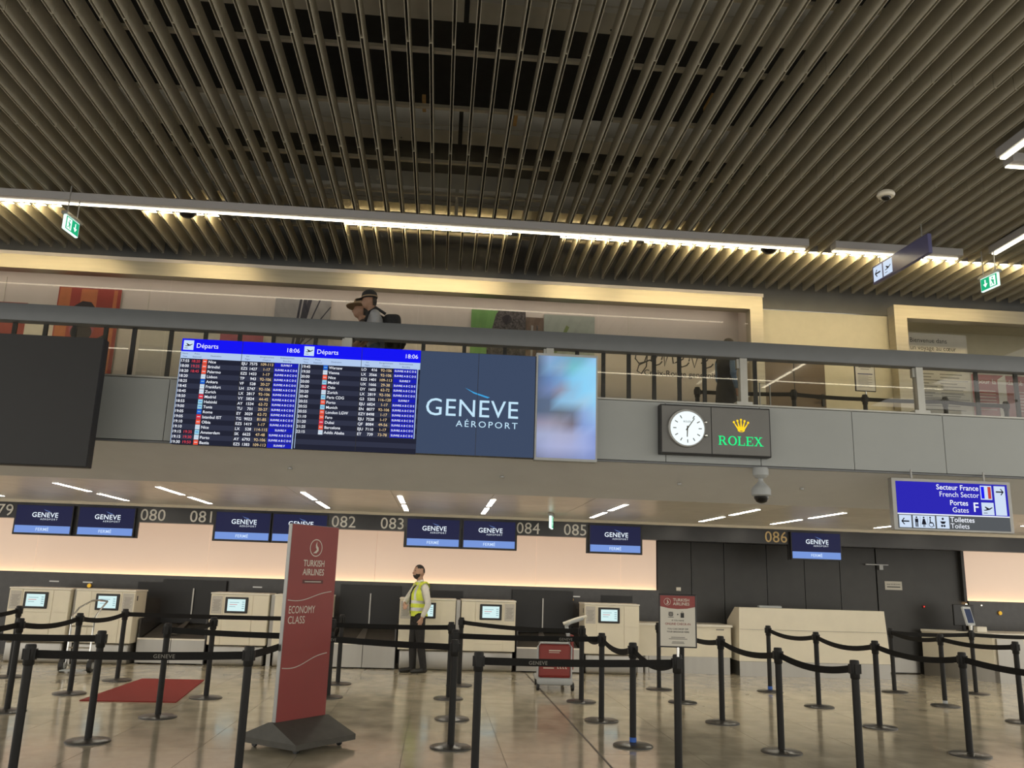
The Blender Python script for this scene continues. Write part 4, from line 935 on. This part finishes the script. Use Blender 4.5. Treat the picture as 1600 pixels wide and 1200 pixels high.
t = thing('check_in_desk', 'long white check-in desk with steel plinth below desk number 086', 'desk', (7.0, 15.85, 0))
MB().add([(-1.42,0,.26),(1.46,0,.26),(1.46,.75,.26),(-1.42,.75,.26),(-1.38,.06,1.21),(1.42,.06,1.21),(1.42,.3,1.21),(-1.38,.3,1.21),(-1.38,.75,.95),(1.42,.75,.95)],
  [(0,3,2,1),(0,1,5,4),(4,5,6,7),(1,2,9,6,5),(0,4,7,8,3),(7,6,9,8),(3,8,9,2)]).build('front_panel', 'kiosk', t)
MB().box(-1.41, 1.45, .02, .74, 0, .255).build('plinth', 'steel', t)
MB().box(-1.39, 1.42, .02, .025, .82, .824).build('joint_line', 'inkgrey', t)
MB().rbox(-.9, -.45, .32, .42, 1.19, 1.25, .01, 1).build('desk_shelf', 'graycase', t)
t = thing('low_counter', 'low white counter with steel base between the lone kiosk and the long desk', 'counter', (4.62, 16.05, 0))
MB().box(-.9, .88, 0, .7, .3, .84).build('body', 'kiosk', t); MB().box(-.93, .9, -.04, .7, .84, .88).build('top', 'white', t); MB().box(-.88, .86, .03, .68, 0, .3).build('plinth', 'steel', t)
MB().cone((-.72, .05, 0), (-.72, .05, .3), .06, .06, 16).build('steel_leg', 'steel', t, True); MB().box(.6, .75, -.003, 0, .78, .8).build('key_slot', 'inkgrey', t)
t = thing('angled_counter', 'white counter with an angled steel-based front at the right edge', 'counter', (10.3, 15.7, 0))
Q = [(-.66, 1.1), (.05, -.05), (.7, .02), (2.6, .05), (2.6, 1.1)]
MB().plan(Q, .28, .83).build('body', 'kiosk', t); MB().plan([(x*1.01-.02, y-.02) for x, y in Q], .83, .875).build('top', 'white', t); MB().plan([(x*.985, y+.02) for x, y in Q], 0, .28).build('plinth', 'steel', t)
MB().box(.1, .62, -.1, -.0, .0, .78).build('steel_end_panel', 'steel', t)
t = thing('desk_monitor', 'black monitor seen from behind on the angled counter', 'monitor', (10.25, 16.3, .875), math.radians(10))
MB().rbox(-.24, .24, 0, .04, .1, .5, .01, 2).build('screen_back', 'black', t); MB().box(-.03, .03, .02, .05, .0, .2).build('stand', 'black', t); MB().rbox(-.12, .12, -.06, .12, 0, .012, .005, 1).build('foot', 'black', t)
o = MB().rbox(-.1, .1, -.06, .06, 0, .1, .01, 2).build('receipt_printer', 'white'); o.location = (10.42, 16.1, .875); tag(o, 'small white printer beside the black monitor', 'printer')
# door sign, lights on dark wall
t = thing('door_plaque', 'small white plaque with two lines of text on the dark door', 'sign', (9.22, 16.975, 1.61)); MB().box(-.18, .18, -.004, 0, 0, .17).build('plate', 'paper', t)
mb = MB(); text(mb, 'ISSUE DE SECOURS', 0, .1, .034, -.005, 'c', 1); mb.rect(-.14, .14, .05, .068, -.005); mb.build('print', 'ink', t)
t = thing('alarm_button', 'tiny red-lit button on the dark wall right of the door', 'button', (9.84, 16.99, 1.3)); MB().rbox(-.03, .03, -.012, .01, -.03, .03, .005, 1).build('box', 'darkred', t); MB().ball((0, -.015, 0), .012, 8).build('led', 'e_redled', t)
o = MB().rbox(-.045, .045, -.02, .01, -.035, .035, .006, 2).build('wall_switch', 'white'); o.location = (4.78, 16.99, 1.5); tag(o, 'small white switch box on the dark wall above the notice frame', 'switch')

# desk numbers on the header
for s_, x, gold in (('079', -7.75, 0), ('080', -5.2, 0), ('081', -4.36, 0), ('082', -1.91, 0), ('083', -1.05, 0), ('084', 1.38, 0), ('085', 2.24, 0), ('086', 5.98, 1)):
    mb = MB(); k = .285; text(mb, s_, 0, 0, k, 0, 'l', 0, None, .015, .44/twidth(s_, k, 0, .015), .012); o = mb.build('desk_number', 'numeralgold' if gold else 'numeral'); o.location = (x, 15.447, 2.40); tag(o, ('gold' if gold else 'silver')+' desk number ending in %s on the black header' % {'9': 'nine', '0': 'nought', '1': 'one', '2': 'two', '3': 'three', '4': 'four', '5': 'five', '6': 'six'}[s_[-1]], 'number', 'desk numbers')
# counter screens
SM = None
def counter_screen(x0, label):
    global SM
    W3, H3 = .955, .5; t = thing('counter_screen', label, 'display', (x0, 15.385, 2.10), 0, 'counter screens showing FERMÉ')
    if SM is None:
        mb = MB(); y = -.003; mb.rect(.015, W3-.015, .02, H3-.012, y+.001, 0); mb.rect(.02, W3-.02, .022, .145, y, 1)
        text(mb, 'FERMÉ', W3/2, .058, .074, y-.001, 'c', 1, 3, .03); geneve_logo(mb, W3*.52, .29, .44, y-.001, 2, 4)
        SM = (MB().box(0, W3, 0, .06, 0, H3).mesh('casing', ['black']), mb.mesh('screen', ['e_navy', 'e_bar', 'e_white', 'e_bartext', 'e_bar']))
    link('casing', SM[0], t); link('screen', SM[1], t)
for x, lab in ((-7.25, 'screen at the far left, first of all'), (-6.21, 'screen above the hand cart kiosks, second from the left'), (-3.9, 'screen left of the airline banner, fully visible'), (-2.92, 'screen partly hidden by the airline banner'), (-.58, 'screen hanging above the man'), (.42, 'screen hanging right of the man, left of the green exit sign'), (2.7, 'screen above the lone kiosk'), (6.45, 'screen above the long white desk')):
    counter_screen(x, 'dark blue FERMÉ '+lab)
bk = MB()
for a, b, lab in ((-7.29, -5.21, 'far left'), (-3.94, -1.92, 'banner'), (-.62, 1.4, 'man'), (2.66, 3.69, 'notice'), (6.42, 7.43, 'desk')):
    MB().box(a, b, 15.455, 15.5, 2.09, 2.45).build('screen_backing', 'black', hd)

# ================================================================== PEOPLE
def sd(pr, p):
    k = pr[0]
    if k == 'c':
        _, _, a, b, ra, rb = pr; a = Vector(a); b = Vector(b); d = b-a; t = max(0, min(1, (p-a).dot(d)/max(d.length_squared, 1e-9))); return (p-a-d*t).length-(ra+(rb-ra)*t)
    _, _, c, r = pr; q = p-Vector(c); l = Vector((q.x/r[0], q.y/r[1], q.z/r[2])).length; return (l-1)*min(r)
def make_body(prims, slots_, parent, voxel=.011, name='body'):
    mb = MB()
    for pr in prims:
        if pr[0] == 'c':
            _, _, a, b, ra, rb = pr; mb.cone(a, b, ra, rb, 18); mb.ball(a, ra, 16); mb.ball(b, rb, 16)
        else: mb.ball(pr[2], pr[3], 22)
    me = mb.mesh('raw', ['skin']); o = bpy.data.objects.new('raw', me); COL.objects.link(o)
    md = o.modifiers.new('r', 'REMESH'); md.mode = 'VOXEL'; md.voxel_size = voxel
    ms = o.modifiers.new('s', 'SMOOTH'); ms.factor = .5; ms.iterations = 3
    bpy.context.view_layer.update(); dg = bpy.context.evaluated_depsgraph_get()
    new = bpy.data.meshes.new_from_object(o.evaluated_get(dg)); new.name = name
    bpy.data.objects.remove(o); bpy.data.meshes.remove(me)
    new.materials.clear()
    for s_ in slots_: new.materials.append(MATS[s_])
    idx = {s_: i for i, s_ in enumerate(slots_)}; own = []
    for p in new.polygons:
        c = p.center; best = min(range(len(prims)), key=lambda i: sd(prims[i], c)); own.append(best); p.material_index = idx[prims[best][1]]; p.use_smooth = True
    b = link(name, new, parent)
    return b, new, own
def shell(new, pick, off, name, mats_, mfun, parent):
    vs = {}; V = []; F = []; M_ = []
    for p in new.polygons:
        if not pick(p): continue
        f = []
        for vi in p.vertices:
            if vi not in vs: vs[vi] = len(V); v = new.vertices[vi]; V.append(v.co+v.normal*off)
            f.append(vs[vi])
        F.append(f); M_.append(mfun(p.center))
    mb = MB(); mb.add(V, F); mb.m = M_; return mb.build(name, mats_, parent, True)
def fingers(base, d, side, mt, L=.075, r=.0085, curl=(0, 0, 0)):
    out = []; d = Vector(d).normalized(); s_ = Vector(side).normalized(); base = Vector(base)
    for i, k in enumerate((.9, 1, .95, .78)):
        a = base+s_*(i-1.5)*.019; m1 = a+d*L*k*.55; e = m1+(d+Vector(curl)*.8).normalized()*L*k*.5
        out += [('c', mt, tuple(a), tuple(m1), r, r), ('c', mt, tuple(m1), tuple(e), r, r*.8)]
    return out
# man in the yellow vest: faces left, one arm on the kiosk
t = thing('person', 'person in a yellow high-visibility vest, white shirt and dark trousers leaning at a kiosk', 'person', (-.29, 15.2, 0), math.radians(22))
pr = []
for s_, kx in ((-1, .06), (1, -.07)):
    pr += [('c', 'shoe', (.08+kx, s_*.085, .045), (-.15+kx, s_*.1, .035), .042, .04), ('c', 'trousers', (.0, s_*.085, .9), (-.0+kx*.5, s_*.09, .5), .1, .072), ('c', 'trousers', (kx*.5, s_*.09, .5), (.05+kx, s_*.088, .1), .072, .058)]
pr += [('e', 'trousers', (.01, 0, .93), (.135, .165, .12)), ('c', 'shirt', (-.0, 0, 1.02), (.01, 0, 1.28), .135, .145), ('e', 'shirt', (.02, 0, 1.28), (.14, .19, .2)), ('c', 'shirt', (.03, -.15, 1.42), (.03, .15, 1.42), .075, .075), ('c', 'shirt', (.02, 0, 1.46), (.01, 0, 1.5), .072, .066), ('c', 'skin', (.01, 0, 1.5), (-.01, 0, 1.58), .058, .056),
       ('e', 'skin', (-.02, 0, 1.675), (.1, .078, .115)), ('e', 'skin', (-.065, 0, 1.615), (.055, .056, .065)), ('c', 'skin', (-.112, 0, 1.675), (-.132, 0, 1.645), .012, .016), ('e', 'skin', (.005, -.078, 1.66), (.02, .012, .033)), ('e', 'skin', (.005, .078, 1.66), (.02, .012, .033)), ('e', 'skin', (-.115, 0, 1.61), (.014, .024, .008))]
# near arm hangs, far arm reaches forward to the kiosk top
pr += [('c', 'shirt', (.03, -.2, 1.4), (.08, -.245, 1.13), .064, .052), ('c', 'shirt', (.08, -.245, 1.13), (-.0, -.235, .95), .052, .042), ('c', 'skin', (-.0, -.235, .95), (-.02, -.23, .9), .03, .028), ('e', 'skin', (-.03, -.225, .855), (.042, .02, .05))]
pr += fingers((-.04, -.222, .82), (-.25, .03, -1), (1, 0, 0), 'skin', .075, .0095, (-.3, .3, 0)) + [('c', 'skin', (-.06, -.222, .875), (-.095, -.21, .83), .011, .009)]
pr += [('c', 'shirt', (.0, .2, 1.4), (-.13, .24, 1.2), .062, .05), ('c', 'shirt', (-.13, .24, 1.2), (-.2, .14, 1.14), .05, .04), ('c', 'skin', (-.2, .14, 1.14), (-.23, .08, 1.12), .03, .028), ('e', 'skin', (-.245, .03, 1.1), (.03, .045, .032))]
pr += fingers((-.25, .0, 1.085), (-.1, -.75, -.6), (1, 0, .2), 'skin', .07, .0095, (.2, -.1, -.6)) + [('c', 'skin', (-.22, .02, 1.115), (-.2, -.04, 1.1), .011, .009)]
body, bm_, own = make_body(pr, ['skin', 'shirt', 'trousers', 'shoe'], t)
HX = (-.02, 0, 1.675)
hp = [i for i, q in enumerate(pr) if q[1] == 'skin' and q[0] == 'e' and q[2][2] > 1.55]; hp = set(hp)
ownd = {p.index: own[p.index] for p in bm_.polygons}
shell(bm_, lambda p: ownd[p.index] in hp and (p.center.z > 1.725 or (p.center.x > .025 and p.center.z > 1.65)) and not (p.center.x < -.07 and p.center.z < 1.75) and abs(p.center.y) < .085 and not (p.center.x < -.03 and p.center.z < 1.70), .004, 'hair', ['hair'], lambda c: 0, body)
shell(bm_, lambda p: p.center.z < 1.632 and p.center.z > 1.545 and p.center.x < -.025 and abs(p.center.y) < .08 and not (p.center.z > 1.612 and p.center.x < -.1) and ownd[p.index] in hp, .006, 'beard', ['hair'], lambda c: 0, body)
MB().ball((-.105, -.034, 1.69), (.008, .014, .008), 8).ball((-.105, .034, 1.69), (.008, .014, .008), 8).build('eyes', 'ink', body)
tor = {i for i, q in enumerate(pr) if (q[1] == 'shirt' and abs((q[2][1] if q[0] == 'e' else q[2][1])) < .16) or q[2] == (.01, 0, .93)}
def band(c): return 1 if (1.02 < c.z < 1.075 or 1.14 < c.z < 1.195) or (c.z > 1.2 and .075 < abs(c.y) < .115 and c.x < 0) else 0
shell(bm_, lambda p: ownd[p.index] in tor and .93 < p.center.z < 1.49 and not (p.center.x < -.06 and abs(p.center.y) < .022+.05*max(0, p.center.z-1.3)/.15), .02, 'safety_vest', ['hivis', 'reflective'], band, body)
MB().tube([(.06, -.055, 1.49), (-.02, -.062, 1.46), (-.115, -.02, 1.4), (-.15, 0, 1.3), (-.16, 0, 1.12)], .013, 8).build('tie', 'fabric_black', body, True)

def walker(label, loc, rz, hgt, top, bottom, skin='skin2', hat=None, pack=False, dress=False, lean=0, sleeve=None):
    t = thing('person', label, 'person', loc, rz); k = hgt/1.75; pr = []
    for s_, q in ((-1, .16), (1, -.14)):
        q = q if not dress else q*.3
        pr += [('c', 'shoe', (.06+q, s_*.09, .045), (-.13+q, s_*.1, .035), .042, .038), ('c', bottom, (0, s_*.085, .9), (q*.35-.04, s_*.09, .5), .095, .068), ('c', bottom, (q*.35-.04, s_*.09, .5), (.03+q, s_*.09, .1), .068, .05)]
    if dress: pr += [('c', bottom, (0, 0, .95), (0, 0, .35), .15, .2)]
    pr += [('e', bottom, (0, 0, .93), (.13, .165, .12)), ('c', top, (0, 0, 1.02), (-.02, 0, 1.28), .135, .145), ('e', top, (-.02, 0, 1.28), (.135, .185, .19)), ('c', top, (-.02, -.14, 1.4), (-.02, .14, 1.4), .075, .075), ('c', skin, (-.03, 0, 1.46), (-.06, 0, 1.54), .054, .052),
           ('e', skin, (-.075, 0, 1.635), (.1, .078, .118)), ('e', skin, (-.115, 0, 1.585), (.055, .055, .065)), ('c', skin, (-.168, 0, 1.64), (-.19, 0, 1.612), .012, .015), ('e', skin, (-.05, -.078, 1.625), (.02, .012, .033)), ('e', skin, (-.05, .078, 1.625), (.02, .012, .033)), ('e', skin, (-.165, 0, 1.575), (.013, .024, .008))]
    for s_ in (-1, 1):
        e = (.05*s_, s_*.24, 1.12); w_ = (-.12+.12*s_, s_*.24, .92)
        pr += [('c', sleeve or top, (-.02, s_*.19, 1.38), e, .06, .05), ('c', (sleeve or top) if dress else skin, e, w_, .046, .033), ('e', skin, (w_[0]-.02, w_[1], w_[2]-.055), (.035, .02, .05))]
        pr += fingers((w_[0]-.025, w_[1], w_[2]-.095), (-.2, 0, -1), (1, 0, 0), skin, .07, .0095, (-.4, 0, 0)) + [('c', skin, (w_[0]-.045, w_[1], w_[2]-.04), (w_[0]-.075, w_[1], w_[2]-.085), .011, .009)]
    body, me, own = make_body(pr, sorted({q[1] for q in pr}), t, .014)
    hp = {i for i, q in enumerate(pr) if q[1] == skin and q[0] == 'e' and q[2][2] > 1.55}
    shell(me, lambda p: own[p.index] in hp and (p.center.z > 1.68 or (p.center.x > -.04 and p.center.z > 1.56)) and not (p.center.x < -.14 and p.center.z < 1.71), .008, 'hair', ['hair'], lambda c: 0, body)
    if hat == 'cap':
        mb = MB(); mb.lathe([(.108, 0), (.112, .03), (.1, .08), (.06, .115), (.01, .125)], 24, (-.07, 0, 1.67)); mb.add([(-.14, -.08, 1.675), (-.14, .08, 1.675), (-.26, .05, 1.65), (-.26, -.05, 1.65)], [(0, 1, 2, 3)]); mb.build('cap', 'fabric_black', body, True)
        MB().lathe([(.1125, .012), (.114, .028)], 24, (-.07, 0, 1.67)).build('cap_band', 'straw', body)
    if hat == 'brim':
        MB().lathe([(.21, -.01), (.215, 0), (.12, .015), (.112, .06), (.1, .1), (.05, .115), (.01, .115)], 28, (-.07, 0, 1.69)).build('brimmed_hat', 'straw', body, True)
    if pack:
        b = MB(); b.rbox(.1, .34, -.17, .17, .92, 1.42, .07, 3); b.rbox(.3, .4, -.13, .13, .96, 1.2, .04, 2); bp = b.build('backpack', 'fabric_black', body, True)
        for s_ in (-1, 1): MB().tube([(.13, s_*.1, 1.42), (.0, s_*.13, 1.5), (-.12, s_*.135, 1.42), (-.17, s_*.13, 1.25), (-.08, s_*.17, 1.08), (.12, s_*.15, 1.0)], .022, 8).build('strap', 'fabric_black', bp, True)
    body.scale = (k, k, k); body.rotation_euler.y = -lean
    return t
walker('person in a cap and grey shirt with a black backpack walking on the gallery', (-.83, 10.72, 3.55), math.radians(10), 1.64, 'tshirt', 'jeans', hat='cap', pack=True, lean=.1)
walker('person in a wide-brimmed hat and dark clothes just ahead of the backpack walker', (-1.15, 11.35, 3.55), math.radians(6), 1.7, 'fabric_dark', 'fabric_dark', hat='brim')
walker('person in black clothes with a suitcase behind the gallery glass', (4.12, 11.95, 3.55), math.radians(200), 1.66, 'fabric_black', 'fabric_black', dress=True, sleeve='jeans')
t = thing('suitcase', 'dark upright suitcase beside the person in black on the gallery', 'suitcase', (4.72, 11.85, 3.55), math.radians(15))
MB().rbox(-.2, .2, -.13, .13, .06, .62, .04, 2).build('shell', 'fabric_black', t, True)
MB().tube([(-.09, .08, .6), (-.09, .08, .98), (.09, .08, .98), (.09, .08, .6)], .01, 8).build('pull_handle', 'greymetal', t)
for x in (-.15, .15):
    for y in (-.08, .08): MB().cone((x, y-.015, .03), (x, y+.015, .03), .03, .03, 12).build('wheel', 'black', t)
